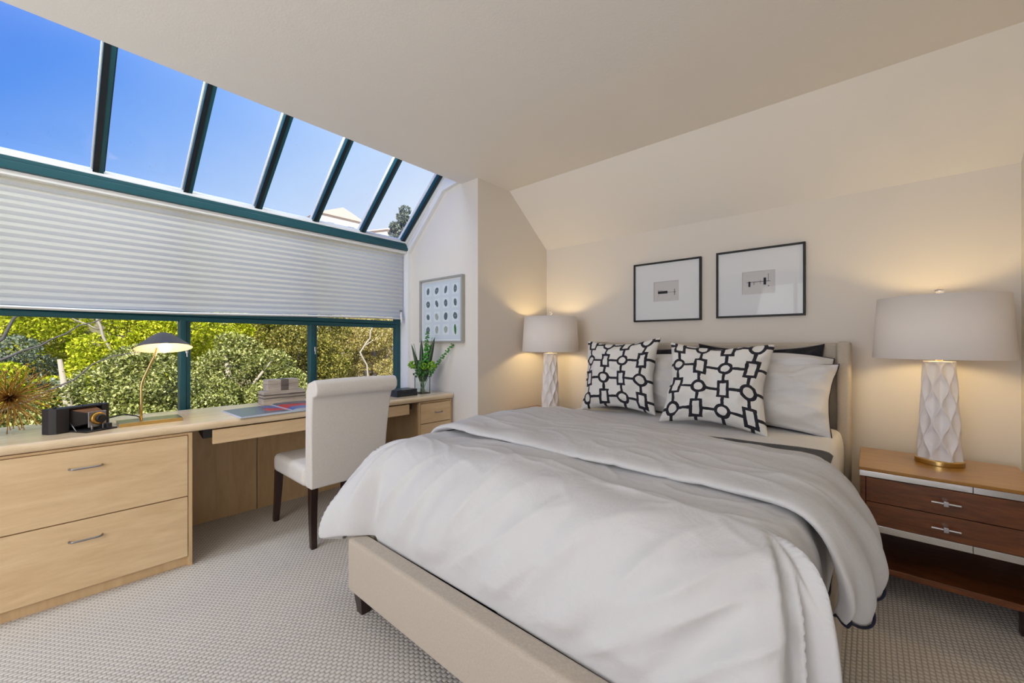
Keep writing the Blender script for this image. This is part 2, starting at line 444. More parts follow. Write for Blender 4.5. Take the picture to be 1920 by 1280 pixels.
for y in (.590, 1.417):
    lt.box(-.10, -.085, yb(y) - .006, yb(y) + .008, 1.11, 1.145); lt.box(-.088, -.08, yb(y) - .003, yb(y) + .004, 1.085, 1.12)
lt.build('latch', M['silver'], win1, bevel=.002)
bm_ = MB(); bm_.box(-.05, .022, LY, .0, 2.049, 2.092); bm_.box(-.05, .012, LY, 0, 2.092, 2.117)
bm_.build('teal_beam', M['teal'], win1, bevel=.003)
wt = MB(); wt.box(-.07, .006, LY, .0, 2.117, 2.134); wt.box(-.09, -.012, LY, 0, 2.134, 2.152)
wt.build('white_sill', M['trim'], win1, bevel=.003)
struct(MB().box(-.22, -.10, LY, 0, -.3, .62).build('wall_window', M['baywall'], loc=PV, rotz=RB), 'low wall under the window, behind the counter')
# skylight
sky = bpy.data.objects.new('window_3', None); C.objects.link(sky); sky.location = PV; sky.rotation_euler = (0, 0, RB)
struct(sky, 'sloping skylight over the bay')
SL = math.radians(41); ca, sa = math.cos(SL), math.sin(SL); S0 = (-.075, 2.150); LS = 1.16
def slp(d, n): return (S0[0] + ca * d - sa * n, S0[1] + sa * d + ca * n)   # d along slope, n outward
def slbar(mb, y0, y1, d0, d1, n0, n1, mi=0):
    q = [slp(d0, n0), slp(d1, n0), slp(d1, n1), slp(d0, n1)]; mb.prism(q, 'y', y0, y1, mi)
g = MB(); slbar(g, LY, 0, 0, LS, .0, .004); g.build('pane', M['skyglass'], sky)
for y in (.17, .572, .974, 1.378, 1.782, 2.196, -.232, -.634, -1.04):
    b = MB(); c = yb(y); 
    slbar(b, c - .016, c + .028, -.0, LS, -.062, -.004, 0)
    slbar(b, c - .016, c + .008, -.0, LS, -.066, -.062, 1)
    slbar(b, c - .022, c - .0165, 0, LS, -.030, -.004, 2); slbar(b, c + .028, c + .036, 0, LS, -.02, -.004, 1)
    b.build('glazing_bar', [M['teal'], M['darkteal'], M['trim']], sky)
b = MB(); slbar(b, -.022, .02, -.02, LS, -.09, 0); slbar(b, -.012, .02, -.03, LS, -.12, -.09); b.build('side_frame', M['trim'], sky, bevel=.003)
b = MB(); slbar(b, LY, 0.02, -.02, .012, -.03, 0.03); b.build('bottom_frame', M['trim'], sky)
# casing following the window edge on the return wall
cs = MB()
outer = [(-3.50, 0), (-3.50, 2.04), (-3.36, 2.13), (-2.50, 2.88), (-2.50, 2.62)]
cs.prism([(-3.50, 0), (-3.28, 0), (-3.28, 2.03), (-3.50, 2.03)], 'y', YW - .034, YW + .01)
cs.prism([(-3.50, 2.03), (-3.28, 2.03), (-2.765, 2.492), (-2.88, 2.56), (-3.38, 2.13)], 'y', YW - .034, YW + .01)
cs.prism([(-2.765, 2.492), (-2.57, 2.52), (-2.47, 2.52), (-2.47, 2.90), (-2.88, 2.56)], 'y', YW - .034, YW + .01)
struct(cs.build('trim_3', M['baywall']), 'raised white casing edging the bay')
# small pelmet/plaster return at the ceiling
# blind
bl = thing('cellular_blind', 'white pleated cellular blind covering the upper half of the window', 'blind', PV, RB)
def blind_fn(u, v):
    y = LY + (-.02 - LY) * u; zb = 1.362 + (1.408 - 1.362) * sm(-2.2, 0, y) if y > -2.2 else 1.362
    n = 17; z = 2.025 + (zb + .012 - 2.025) * v
    ph = (v * n) % 1; tri = abs(ph * 2 - 1)
    return (-.045 + .011 * (1 - tri), y, z + nz(y * 2, v * 3) * .002)
bl_m = MB(); bl_m.grid(blind_fn, 60, 17 * 6)
bl_m.build('pleated_cloth', M['blind'], bl)
MB().box(-.06, .004, LY, -.004, 2.022, 2.049).build('headrail', M['trim'], bl, bevel=.004)
br = MB(); br.grid(lambda u, v: (-.045 + .022 * math.cos(2 * PI * v), LY + (-.02 - LY) * u, (1.362 + (1.408 - 1.362) * sm(-2.2, 0, LY + (-.02 - LY) * u)) + .009 * math.sin(2 * PI * v)), 40, 10)
br.build('bottom_rail', M['trim'], bl, smooth=True)
cc = thing('blind_cleat', 'small white cord cleat at the right end of the blind', 'cleat', PV, RB)
t = MB(); t.tube([(-.012, -.055, 1.475), (-.012, -.058, 1.44), (-.012, -.052, 1.39), (-.012, -.052, 1.355)], [.004, .009, .010, .008], 8); t.build('cord_pull', M['trim'], cc, smooth=True)
MB().box(-.02, -.006, -.07, -.045, 1.47, 1.485).build('hook', M['nickel'], cc, bevel=.002)

# ================================================================== DESK
PD = (-2.655, 2.262, 0); RD = math.radians(-1.0)
def yd(y): return y - PD[1]
ct = MB(); prof = [(-.60, .708), (-.012, .708)] + [(-.012 + .021 * math.sin(a) * 1.0, .729 - .021 * math.cos(a)) for a in [PI * k / 8 for k in range(1, 8)]] + [(-.012, .750), (-.60, .750)]
ct.prism(prof, 'y', -3.2, -.004)
tag(ct.build('countertop', M['mapletop'], loc=PD, rotz=RD), 'long maple countertop with bullnose edge under the window', 'countertop')
def pull(mb, y, z, w, x=.0):
    pts = [(x, y - w / 2, z), (x + .012, y - w / 2, z), (x + .022, y - w / 2 + .008, z)] + [(x + .024, y - w / 2 + .012 + (w - .024) * k / 6, z) for k in range(7)] + [(x + .022, y + w / 2 - .008, z), (x + .012, y + w / 2, z), (x, y + w / 2, z)]
    mb.tube(pts, .0042, 8)
def cabinet(y0, y1, label, gaps, handles, w, hand_y):
    t = thing('drawer_cabinet', label, 'cabinet', PD, RD)
    b = MB(); b.box(-.585, -.03, y0, y1, .05, .70); b.box(-.585, -.035, y0 + .012, y1, 0, .05); b.box(-.585, -.012, y1 - .018, y1, 0, .704); b.box(-.585, -.012, y0, y0 + .014, .0, .704)
    b.box(-.05, -.018, y0, y1, .692, .704)
    b.build('body', M['maplev'], t, bevel=.001, seg=1)
    for (z0, z1), hz in zip(gaps, handles):
        d = MB().box(-.028, -.008, y0 + .016, y1 - .020, z0, z1).build('drawer', M['maple'], t, bevel=.0015, seg=1)
        h = MB(); pull(h, hand_y, hz, w, -.010); h.build('handle', M['nickel'], d, smooth=True)
    return t
cabinet(yd(-.29), yd(.497), 'wide maple file cabinet with two deep drawers, left of the knee space', [(.055, .368), (.373, .690)], [.282, .609], .105, yd(.107))
cabinet(yd(1.925), yd(2.258), 'narrow maple drawer cabinet right of the knee space', [(.06, .195), (.20, .364), (.369, .526), (.531, .688)], [.13, .29, .447, .61], .07, yd(2.115))
# pencil drawer
t = thing('pencil_drawer', 'shallow maple pencil drawer hung under the countertop', 'drawer', PD, RD)
MB().box(-.035, -.015, yd(.587), yd(1.84), .622, .700).build('drawer_front', M['maple'], t, bevel=.0015, seg=1)
MB().box(-.50, -.035, yd(.62), yd(1.81), .640, .692).build('tray', M['maplev'], t)
for s, ya, ybb in ((1, .548, .60), (2, 1.83, 1.88)):
    q = MB(); q.prism([(-.30, .706), (-.045, .706), (-.045, .655), (-.06, .655), (-.20, .69)], 'y', yd(ya), yd(ybb)); q.build('runner_bracket', M['black'], t)
kp = MB(); kp.box(-.60, -.585, yd(.497), yd(.955), 0, .705); kp.box(-.60, -.583, yd(.96), yd(1.925), 0, .705)
tag(kp.build('modesty_panel', M['maplev'], loc=PD, rotz=RD, bevel=.001, seg=1), 'maple back panel closing the knee space under the countertop', 'panel')

# ================================================================== BED
XC = -.89
bed = thing('bed', 'queen bed upholstered in oatmeal linen with winged headboard', 'bed', (XC, 0, 0))
HB = MB()
HB.box(-.76, .76, 3.02, 3.12, .12, 1.178)
HB.build('headboard', M['linen'], bed, bevel=.02, seg=3)
for s in (-1, 1):
    wv = MB(); x0, x1 = sorted((s * .757, s * .818)); wv.box(x0, x1, 2.93, 3.125, .10, 1.186)
    wv.build('headboard_wing', M['linen'], bed, bevel=.018, seg=3)
MB().box(-.82, .82, .855, .935, .10, .327).build('footboard', M['linen'], bed, bevel=.016, seg=3)
for s in (-1, 1):
    x0, x1 = sorted((s * .755, s * .82)); MB().box(x0, x1, .936, 2.928, .10, .327).build('side_rail', M['linen'], bed, bevel=.014, seg=3)
for x in (-.775, .775):
    for y in (.91, 2.98):
        l = MB(); a, b2 = .034, .022
        vs = [(x - a, y - a, .10), (x + a, y - a, .10), (x + a, y + a, .10), (x - a, y + a, .10), (x - b2, y - b2, 0), (x + b2, y - b2, 0), (x + b2, y + b2, 0), (x - b2, y + b2, 0)]
        l.add(vs, [(0, 1, 2, 3), (7, 6, 5, 4), (0, 4, 5, 1), (1, 5, 6, 2), (2, 6, 7, 3), (3, 7, 4, 0)])
        l.build('leg', M['darkwood'], bed, bevel=.003)
MB().box(-.755, .755, .936, 3.02, .22, .26).build('slat_base', M['darkwood'], bed)
tag(MB().box(XC - .75, XC + .75, 1.0, 3.015, .26, .665).build('mattress', M['sheet'], bevel=.04, seg=4), 'thick white mattress under the duvet on the bed', 'mattress')

# generic draped sheet over the bed: (outward, downward) profiles from the top's rim to the hem
def prof_at(P, t):
    n = len(P) - 1; f = max(0, min(1, t)) * n; i = min(int(f), n - 1); f -= i
    p0, p1, p2, p3 = P[max(i - 1, 0)], P[i], P[i + 1], P[min(i + 2, n)]
    def cr(a, b_, c, d): return .5 * (2 * b_ + (c - a) * f + (2 * a - 5 * b_ + 4 * c - d) * f * f + (3 * b_ - a - 3 * c + d) * f ** 3)
    return cr(p0[0], p1[0], p2[0], p3[0]), cr(p0[1], p1[1], p2[1], p3[1])
def rg(a, b_, c, sd, p=2):
    v = abs(nz(a, b_, c, sd)) * 2.2
    return (1 - v) ** p if v < 1 else 0
def D(s, y, hw, z0, yF, PL, PR, eL, eR, PF=None, eF=.53, corner_left=None, corner_right=None, off=0.0, wr=1.0, seed=0):
    """s: distance across from the bed's middle line, y: distance toward the head; y<yF goes over the foot end"""
    left = s < 0; ex = max(0, abs(s) - hw); eq = max(0, yF - y) if PF else 0
    a = ex / (eL if left else eR); b_ = eq / eF
    tau = max(a, b_); e = max(ex, eq)
    th = math.atan2(a, b_) if tau > 0 else PI / 2
    side = -1 if left else 1
    ds = math.sin(th) * side; dc = math.cos(th)
    PS = PL if left else PR
    out = down = 0.0; cw = 0
    if tau > 0:
        o1, d1 = prof_at(PS, tau)
        if PF:
            PC = corner_left if left else corner_right
            oF, dF = prof_at(PF, tau); oC, dC = prof_at(PC, tau)
            kf = 1 - sm(.16, .62, th); ks = sm(.95, 1.5, th); kc = 1 - kf - ks; cw = kc
            out = oF * kf + oC * kc + o1 * ks; down = dF * kf + dC * kc + d1 * ks
        else: out, down = o1, d1
    x = XC + max(-hw, min(hw, s)) + (ds * out if tau > 0 else 0)
    yy = (max(y, yF) - dc * out) if PF else y
    z = z0 - down
    ph = sm(0, .45, tau) * PI / 2
    nx, ny, nzz = (math.sin(ph) * ds, -math.sin(ph) * dc, math.cos(ph)) if tau > 0 else (0, 0, 1)
    fy = (1 - sm(.3, 1.0, th)) if PF and tau > 0 else 0
    hang = sm(.08, .55, tau); top = 1 - .75 * hang; hemk = 1 - .75 * sm(.8, 1.0, tau)
    d = wr * top * (.018 * nz(s * 2.1, y * 2.0, 0, seed) + .009 * nz(s * 5 + y * 2, y * 5, 1, seed) + .007 * rg(s * 2.0 + y, y * 3.6, 3, seed, 3) + .004 * rg(s * 6 + y * 3, y * 9, 5, seed, 3))
    yq = y if y > yF else yF + (y - yF) * .25
    # hanging folds: across the foot, along the side, radiating at the corner
    hF = .034 * nz(s * 5.0 + e * 3.5, e * 1.3, 2, seed) +   .015 * nz(s * 11 + e * 6, e * 2.2, 4, seed) + .018 * rg(s * 4.5 + e * 4, e * 1.5, 6, seed) \
        + sm(-.2, .5, s) * (.036 * nz(s * 6.5 + e * 5, e * 2.5, 9, seed) + .026 * rg(s * 6 + e * 7, e * 2.4, 12, seed))
    hS = .020 * nz(yq * 6.0, e * 1.2, 2, seed) + .010 * nz(yq * 13, e * 2.0, 4, seed) + .008 * rg(yq * 5, e * 1.5, 6, seed)
    hC = .020 * nz(th * 4.2, tau * .7, 7, seed) + .022 * math.sin(th * 19 + seed + tau * 1.5) * (.6 + nz(th * 2, 3)) + .016 * rg(th * 3.5, tau * .8, 8, seed)
    if tau > 0: d += wr * hemk * (hang * ((1 - cw) * (fy * hF + (1 - fy) * hS)) + sm(.03, .35, tau) * cw * hC * 1.5)
    d += off
    return Vector((x + nx * d, yy + ny * d, z + nzz * d))

YF = 1.15; HW = .69
P_FOOT = [(0, 0), (.09, .025), (.165, .10), (.205, .21), (.215, .33), (.205, .43)]
P_CL = [(0, 0), (.12, .035), (.235, .12), (.345, .235), (.405, .335), (.415, .425), (.34, .455)]
P_L = [(0, 0), (.08, .02), (.15, .09), (.20, .20), (.22, .30), (.205, .38), (.17, .39)]
P_R = [(0, 0), (.06, .015), (.092, .07), (.100, .15), (.105, .25), (.100, .34)]
P_CR = [(0, 0), (.085, .03), (.14, .10), (.165, .21), (.170, .32), (.16, .40)]
SLn, SRn, SFn = .47, .38, .53
def soft_above(v, lo, w):
    t = (v - lo) / w; return v if t > 30 else lo + w * math.log(1 + math.exp(max(t, -30)))
def crown(s): return .733 + .012 * math.cos(s * 1.9)
def duvet_fn(u, v):
    y0 = YF - SFn; y = y0 + (2.0 - y0) * v
    L = -HW - SLn; R = HW + SRn; s = L + (R - L) * u
    p = D(s, y, HW, crown(s), YF, P_L, P_R, SLn, SRn, P_FOOT, SFn, P_CL, P_CR, seed=1)
    a = max(0, abs(s) - HW) / SLn; b_ = max(0, YF - y) / SFn
    if b_ > 0:
        th = math.atan2(a, b_)
        if s < 0:
            zm = .30 + .030 * sm(.08, .24, th) - .07 * sm(.45, .8, th); p.z = soft_above(p.z, zm, .012)
        ym = .913 - .5 * sm(.20, .75, th); p.y = soft_above(p.y, ym, .006)
        k = (1 - sm(.31, .42, p.z)) * (1 - sm(.14, .42, th))
        p.y = p.y * (1 - k) + .9415 * k
    if s > HW and y > YF - .05:      # scalloped hem on the right side
        p.z -= .022 * abs(math.sin(PI * y / .115)) * sm(.75, 1, (s - HW) / SRn)
    return p
dv = thing('duvet', 'white cotton duvet with scalloped navy-edged hem spread over the bed', 'duvet')
dob = MB().grid(duvet_fn, 270, 230).build('cover', M['duvet'], dv, smooth=True, solid=.012)
hp = [duvet_fn(1.0, .40 + .58 * k / 160) + Vector((.002, 0, -.004)) for k in range(161)]
MB().tube(hp, .0035, 6).build('piping', M['navy'], dv, smooth=True)

# folded-back part of the duvet
def yend(s): return 2.29 - .26 * sm(-.72, .05, s) - .09 * sm(.1, .6, s) + .012 * nz(s * 4, 2)
FP = [(.06, .000), (.025, .004), (.006, .010), (.0, .018), (.007, .027), (.028, .034), (.07, .037)]
P_FR = [(0, 0), (.07, .015), (.12, .06), (.145, .12), (.152, .18), (.145, .225)]
P_FL = [(0, 0), (.08, .02), (.15, .09), (.20, .20), (.21, .27)]
def fold_fn(u, v):
    eL, eR = .33, .31; nP = len(FP)
    L = -HW - eL; R = HW + eR; k = v * (nP + 60)
    s = L + (R - L) * u
    ys = 1.285 + .03 * nz(s * 1.6, 3) + .02 * nz(s * 5, 6) - .03 * sm(.62, .95, s)
    if k <= nP - 1:
        i = int(k); f = k - i; i2 = min(i + 1, nP - 1); dy = FP[i][0] * (1 - f) + FP[i2][0] * f; of = FP[i][1] * (1 - f) + FP[i2][1] * f; y = ys + dy
    else:
        f = (k - (nP - 1)) / 61; ya = ys + FP[-1][0]; yz = yend(s)
        y = ya + (yz - ya) * min(1, f); of = .037 - .027 * sm(.70, 1.0, f)
    p = D(s, y, HW, crown(s), 0, P_FL, P_FR, eL, eR, off=of, seed=3)
    if s > HW:
        q = (s - HW) / eR; w_ = sm(.55, 1, q)
        p.z += -.045 * abs(math.sin(PI * (y - .02) / .155)) * w_ + .02 * w_ + .05 * q * sm(1.5, 2.0, y)
        p.x += q * (.035 * math.sin(PI * min(1, max(0, (y - 1.3) / .7))) + .014 * math.sin(y * 38))
    return p
fob = MB().grid(fold_fn, 170, 150).build('folded_top', M['duvet'], dv, smooth=True, solid=.012)
hp = [fold_fn(1.0, k / 150) + Vector((.003, 0, -.004)) for k in range(2, 148)]
MB().tube(hp, .0035, 6).build('piping', M['navy'], dv, smooth=True)

# flat sheet near the pillows
P_S = [(0, 0), (.025, .006), (.042, .03), (.050, .09), (.052, .18), (.050, .30)]
def bed_surf(s, y, off=0.0): return D(s, y, .735, .690, 0, P_S, P_S, .33, .33, off=off, wr=.45, seed=5)
def sheet_fn(u, v):
    y = 1.7 + 1.28 * v; L = -.735 - .30; R = .735 + .33; s = L + (R - L) * u
    return bed_surf(s, y)
tag(MB().grid(sheet_fn, 130, 60).build('bed_sheet', M['sheet'], smooth=True, solid=.004), 'white sheet over the mattress below the pillows', 'sheet')
def blanket_fn(u, v):
    s = -.55 + (.82 + .55) * u; y = 1.8 + (2.085 + .16 * sm(-.2, .45, s) + .0 * s - 1.8) * v
    return bed_surf(s, y, .013)
tag(MB().grid(blanket_fn, 90, 24).build('quilted_blanket', M['blackfab'], smooth=True, solid=.006), 'black quilted blanket showing between the duvet fold and the sheet', 'blanket')

# ---- pillows
def pillow(name, label, cat, w, h, t, loc, lean, yaw, mat, seed, roll=0, ear=.05, flange=0, group=None, pipe=None, sag=0):
    n = 44
    def pt(u, v, side):
        a, b = u * 2 - 1, v * 2 - 1
        ix = 1 - ear * (1 - abs(b) ** 1.6) ; iy = 1 - ear * 1.2 * (1 - abs(a) ** 1.6)
        x = a * w / 2 * ix; z = b * h / 2 * iy
        fa, fb = max(0, 1 - abs(a) ** 2.6), max(0, 1 - abs(b) ** 2.6)
        th = t / 2 * (fa * fb) ** .55
        edge = 1 - (fa * fb) ** .5
        wr = .018 * nz(a * 2.2, b * 2.2, side, seed) + .010 * rg(a * 1.5 + b, b * 2.5 - a, side, seed, 3) + .010 * nz(a * 6, b * 6, side, seed) * edge
        wr += .010 * edge * nz(math.atan2(b, a) * 3.5, side * 2, 0, seed)
        wr *= 1.7; y = side * (th + (wr if fa * fb > .001 else 0) * min(1, fa * fb * 6))
        z += sag * (a * a - .5) * (1 if b > 0 else .3)
        y += .03 * nz(a * 1.1, b * 1.1, 0, seed + 5) + .012 * nz(a * 3, b * 3, 0, seed + 6) * (a * a + b * b)
        return Vector((x, y, z + h / 2))
    mb = MB(); vs = []; uvs = []
    for side in (-1, 1):
        for j in range(n + 1):
            for i in range(n + 1):
                # denser near the edges
                u = .5 - .5 * math.cos(PI * i / n); v = .5 - .5 * math.cos(PI * j / n)
                u = .5 * u + .5 * i / n; v = .5 * v + .5 * j / n
                vs.append(pt(u, v, side)); uvs.append((u, v))
    fs = []; b0 = (n + 1) ** 2
    for j in range(n):
        for i in range(n):
            q = j * (n + 1) + i
            fs.append((q, q + 1, q + n + 2, q + n + 1)); fs.append((b0 + q, b0 + q + n + 1, b0 + q + n + 2, b0 + q + 1))
    R = Matrix.Rotation(yaw, 4, 'Z') @ Matrix.Rotation(-lean, 4, 'X') @ Matrix.Rotation(roll, 4, 'Y')
    vs = [R @ v for v in vs]
    mb.add(vs, fs)
    ob = mb.build(name, mat, None, smooth=True, weld=True, loc=loc)
    ul = ob.data.uv_layers.new(name='UVMap')
    for lp in ob.data.loops: ul.data[lp.index].uv = uvs[lp.vertex_index]
    tag(ob, label, cat, group)
    if pipe:
        pts = [R @ pt(k / 30, 0, 1) for k in range(31)] + [R @ pt(1, k / 30, 1) for k in range(1, 31)] + [R @ pt(1 - k / 30, 1, 1) for k in range(1, 31)] + [R @ pt(0, 1 - k / 30, 1) for k in range(1, 31)]
        MB().tube(pts, .0028, 6).build('piping', pipe, ob, smooth=True)
    return ob
R_ = math.radians
pillow('patterned_cushion', 'black and white lattice cushion at the left, before the headboard', 'cushion', .57, .54, .21, (-1.325, 2.60, .690), R_(17), R_(2), M['lattice'], 1, ear=.15, roll=R_(-2))
pillow('patterned_cushion', 'black and white lattice cushion standing nearer the middle of the bed', 'cushion', .57, .52, .21, (-.672, 2.45, .690), R_(20), R_(4), M['lattice'], 2, ear=.15, roll=R_(2))
pillow('white_pillow', 'white pillow behind the left patterned cushion', 'pillow', .70, .44, .17, (-1.27, 2.79, .694), R_(20), R_(2), M['sheet'], 3)
pillow('white_pillow', 'front white pillow at the right with a navy-edged corner low by the headboard wing', 'pillow', .72, .41, .21, (-.50, 2.70, .694), R_(24), R_(-4), M['sheet'], 4, pipe=M['navy'], roll=R_(2), ear=.08)
pillow('white_pillow', 'rear white pillow at the right, its pointed corner raised toward the headboard wing', 'pillow', .74, .44, .19, (-.525, 2.79, .70), R_(20), R_(-2), M['sheet'], 5, pipe=M['navy'], roll=R_(1), sag=-.03)
pillow('dark_sham', 'charcoal pillow sham at the right, against the headboard', 'pillow', .70, .47, .10, (-.54, 2.915, .694), R_(9), R_(0), M['blackfab'], 6, sag=.03)
pillow('dark_sham', 'charcoal pillow sham at the left, against the headboard', 'pillow', .72, .45, .11, (-1.28, 2.915, .694), R_(8), R_(0), M['blackfab'], 7)

# ================================================================== NIGHTSTANDS
ns = thing('nightstand', 'walnut two-drawer nightstand with mirrored strips, by the right wall', 'nightstand', (.25, 2.79, 0))
hw, fy, by = .283, -.244, .245
q = MB(); q.box(-hw, hw, fy, by, .575, .590); q.build('top', M['walnuttoplit'], ns, bevel=.002)
q = MB(); q.box(-hw + .004, -hw + .024, fy + .006, by, .11, .575); q.box(hw - .024, hw - .004, fy + .006, by, .11, .575); q.box(-hw + .024, hw - .024, by - .02, by - .002, .11, .575)
q.box(-hw + .024, hw - .024, fy + .02, by - .02, .300, .312); q.build('body', M['walnut'], ns, bevel=.001, seg=1)
MB().box(-hw, hw, fy, by, .11, .138).build('bottom_shelf', M['walnut'], ns, bevel=.002)
for z0, z1 in ((.549, .575), (.297, .328)):
    st = MB(); st.box(-hw + .002, hw * .28, fy - .001, fy + .012, z0, z1); st.box(hw * .285, hw - .002, fy - .001, fy + .012, z0, z1); st.build('mirror_strip', M['mirror'], ns, bevel=.0008, seg=1)
for z0, z1, hz in ((.329, .431, .380), (.434, .545, .491)):
    d = MB().box(-hw + .026, hw - .026, fy + .002, fy + .02, z0, z1).build('drawer', M['walnut'], ns, bevel=.001, seg=1)
    h = MB(); h.tube([(-.045, fy - .024, hz), (.045, fy - .024, hz)], .0055, 10); h.box(-.008, .008, fy - .032, fy + .004, hz - .011, hz + .011); h.build('handle', M['silver'], d, bevel=.0015)
for sx_ in (-1, 1):
    for sy_ in (fy + .05, by - .05):
        MB().box(sx_ * (hw - .05) - .02, sx_ * (hw - .05) + .02, sy_ - .02, sy_ + .02, 0, .11).build('leg', M['darkwood'], ns, bevel=.001)
dup(ns, (-2.068, 2.79, 0), 'walnut nightstand in the corner left of the bed, mostly hidden by the duvet')

# ================================================================== TABLE LAMPS
tl = thing('table_lamp', 'white faceted ceramic table lamp on the right nightstand', 'lamp', (.262, 2.875, .590), 0)
b = MB(); b.lathe([(.0, 0), (.086, 0), (.087, .003), (.087, .021), (.083, .024), (0, .024)], n=48); b.build('brass_base', M['brass'], tl, smooth=False, bevel=.001)
NR = 14; PZ = .165
def body_fn(u, v):
    a = u * 2 * PI; z = .024 + v * .475
    R0 = .081 - .022 * v; 
    am = .44 * (1 - sm(.94, 1, v)) ; stp = 2 * PI / NR
    w = math.sin(2 * PI * (z / PZ)) * am * stp
    ks = sorted((((k * stp) + (w if k % 2 else -w)) for k in range(-2, NR + 3)))
    f = .0; gap = stp
    for i in range(len(ks) - 1):
        if ks[i] <= a <= ks[i + 1]:
            gap = ks[i + 1] - ks[i]; f = (a - ks[i]) / max(gap, 1e-6); break
    dep = .0125 * (4 * f * (1 - f)) * min(1.3, gap / stp) * (1 - sm(.955, 1, v)) 
    r = R0 - dep
    if v > .985: r = R0 * (1 - (v - .985) * 4)
    return (r * math.cos(a), r * math.sin(a), z)
b = MB(); b.grid(body_fn, 224, 110); b.lathe([(.054, .497), (0, .5)], n=40, cap=False); b.build('ceramic_body', M['ceramic'], tl, smooth=True)
b = MB(); b.tube([(0, 0, .495), (0, 0, .83)], .004, 10); b.lathe([(.012, .499), (.014, .512), (.006, .516)], n=20)
b.build('brass_neck', M['brass'], tl, smooth=True)
b = MB(); b.lathe([(.246, .512), (.2465, .5125), (.228, .812), (.2265, .812), (.2445, .512)], n=72, closed=True); sh = b.build('lamp_shade', M['lampshade'], tl, smooth=True)
sp = MB()
for k in range(3):
    a = k * 2 * PI / 3 + .4; sp.tube([(0, 0, .795), (.226 * math.cos(a), .226 * math.sin(a), .805)], .002, 6)
sp.build('spider', M['brass'], sh, smooth=True)
b = MB(); b.ball((0, 0, .844), .017, 12); b.build('crystal_finial', M['crystal'], tl, smooth=True)
b = MB(); b.ball((0, 0, .655), .028, 10, sc=(1, 1, 1.25)); b.build('bulb', M['bulb'], tl, smooth=True)
dup(tl, (-2.088, 2.885, .590), 'white faceted ceramic table lamp in the corner left of the bed')
for x, y in ((.262, 2.875), (-2.088, 2.885)):
    light('bulb_light', 'POINT', (x, y, .59 + .655), 10.0, (1, .73, .34), shadow_soft_size=.04)

# ================================================================== PICTURES ON THE HEADBOARD WALL
def picture(x0, z0, label, art):
    w, h = .525, .470
    t = thing('framed_print', label, 'picture', (x0 + w / 2, YH - .001, z0 + h / 2), 0)
    f = MB(); a, b = w / 2, h / 2; k = .013
    f.box(-a, a, -.028, 0, b - k, b); f.box(-a, a, -.028, 0, -b, -b + k); f.box(-a, -a + k, -.028, 0, -b + k, b - k); f.box(a - k, a, -.028, 0, -b + k, b - k)
    f.build('frame', M['frameblack'], t, bevel=.0015)
    mw, mh = .098, .078; cz = .0
    m = MB(); m.box(-a + k, -mw, -.016, -.010, -b + k, b - k); m.box(mw, a - k, -.016, -.010, -b + k, b - k); m.box(-mw, mw, -.016, -.010, mh, b - k); m.box(-mw, mw, -.016, -.010, -b + k, -mh)
    m.build('mat_board', M['mat'], t)
    p = MB(); p.box(-mw - .01, mw + .01, -.009, -.004, -mh - .01, mh + .01, 0)
    for (u0, u1, v0, v1) in art: p.box(u0, u1, -.0096, -.009, v0, v1, 1)
    p.build('print', [M['paper'], M['ink']], t)
    MB().box(-a + k, a - k, -.0185, -.0175, -b + k, b - k).build('glass', M['picglass'], t)
picture(-1.453, H + .168, 'smaller-looking black framed abstract print with a horizontal bar, left of the pair', [(-.066, .010, -.018, .003), (.010, .070, -.010, -.008), (.063, .067, -.034, .014), (.056, .074, -.0115, -.0085), (-.066, -.064, .003, .014), (-.066, -.03, .008, .0095), (-.064, -.060, -.034, -.030)])
picture(-.825, H + .175, 'black framed abstract print with upright ticks on a line, right of the pair', [(-.070, .070, .004, .007), (-.060, -.048, -.026, .010), (-.028, -.0255, -.015, .006), (.011, .0125, -.010, .018), (.030, .045, -.018, .030), (.056, .058, .006, .055), (.056, .062, -.030, -.024), (.076, .078, -.048, -.045)])

# pebble print in the bay
t = thing('framed_pebble_print', 'pewter framed print of sixteen pebbles in rows on the bay wall', 'picture', (-2.805, YW - .001, H + .283))
f = MB(); a, b, k = .292, .283, .016
f.box(-a, a, -.035, 0, b - k, b); f.box(-a, a, -.035, 0, -b, -b + k); f.box(-a, -a + k, -.035, 0, -b + k, b - k); f.box(a - k, a, -.035, 0, -b + k, b - k)
f.build('frame', M['framesilver'], t, bevel=.0015)
p = MB(); p.box(-a + k, a - k, -.014, -.004, -b + k, b - k, 5); p.box(-a + k + .016, a - k - .012, -.0145, -.014, -b + k + .012, b - k - .016, 0)
random.seed(3)
for j in range(4):
    for i in range(4):
        cx = -.185 + i * .124; cz = .175 - j * .115
        p.box(cx - .04, cx + .04, -.0150, -.0145, cz - .045, cz + .045, 1)
        mi = 2; rx, rz = .018 + random.random() * .010, .026 + random.random() * .008; ang = random.uniform(-.6, .6)
        if (i, j) in ((1, 2), (1, 3), (2, 3)): mi = 3
        if (i, j) == (3, 3): mi = 4; rx, rz, ang = .014, .045, .1
        vs = []; n = 22
        for q in range(n):
            th = 2 * PI * q / n; rr = 1 + .12 * nz(math.cos(th) * 1.3, math.sin(th) * 1.3, i * 3 + j * 7)
            X, Z = rx * rr * math.cos(th), rz * rr * math.sin(th)
            vs.append((cx + X * math.cos(ang) - Z * math.sin(ang), -.0156, cz + X * math.sin(ang) + Z * math.cos(ang)))
        p.add(vs, [tuple(range(n))], mi)
        if mi == 2 and (i + j) % 2:
            d0 = .5 * rx; p.box(cx - d0, cx + d0, -.0160, -.0157, cz - .002, cz + .002, 3)
p.build('print', [M['printblue'], M['printpale'], M['pebble'], M['pebblelight'], M['leafprint'], M['mat']], t)
MB().box(-a + k, a - k, -.0225, -.0215, -b + k, b - k).build('glass', M['picglass'], t)

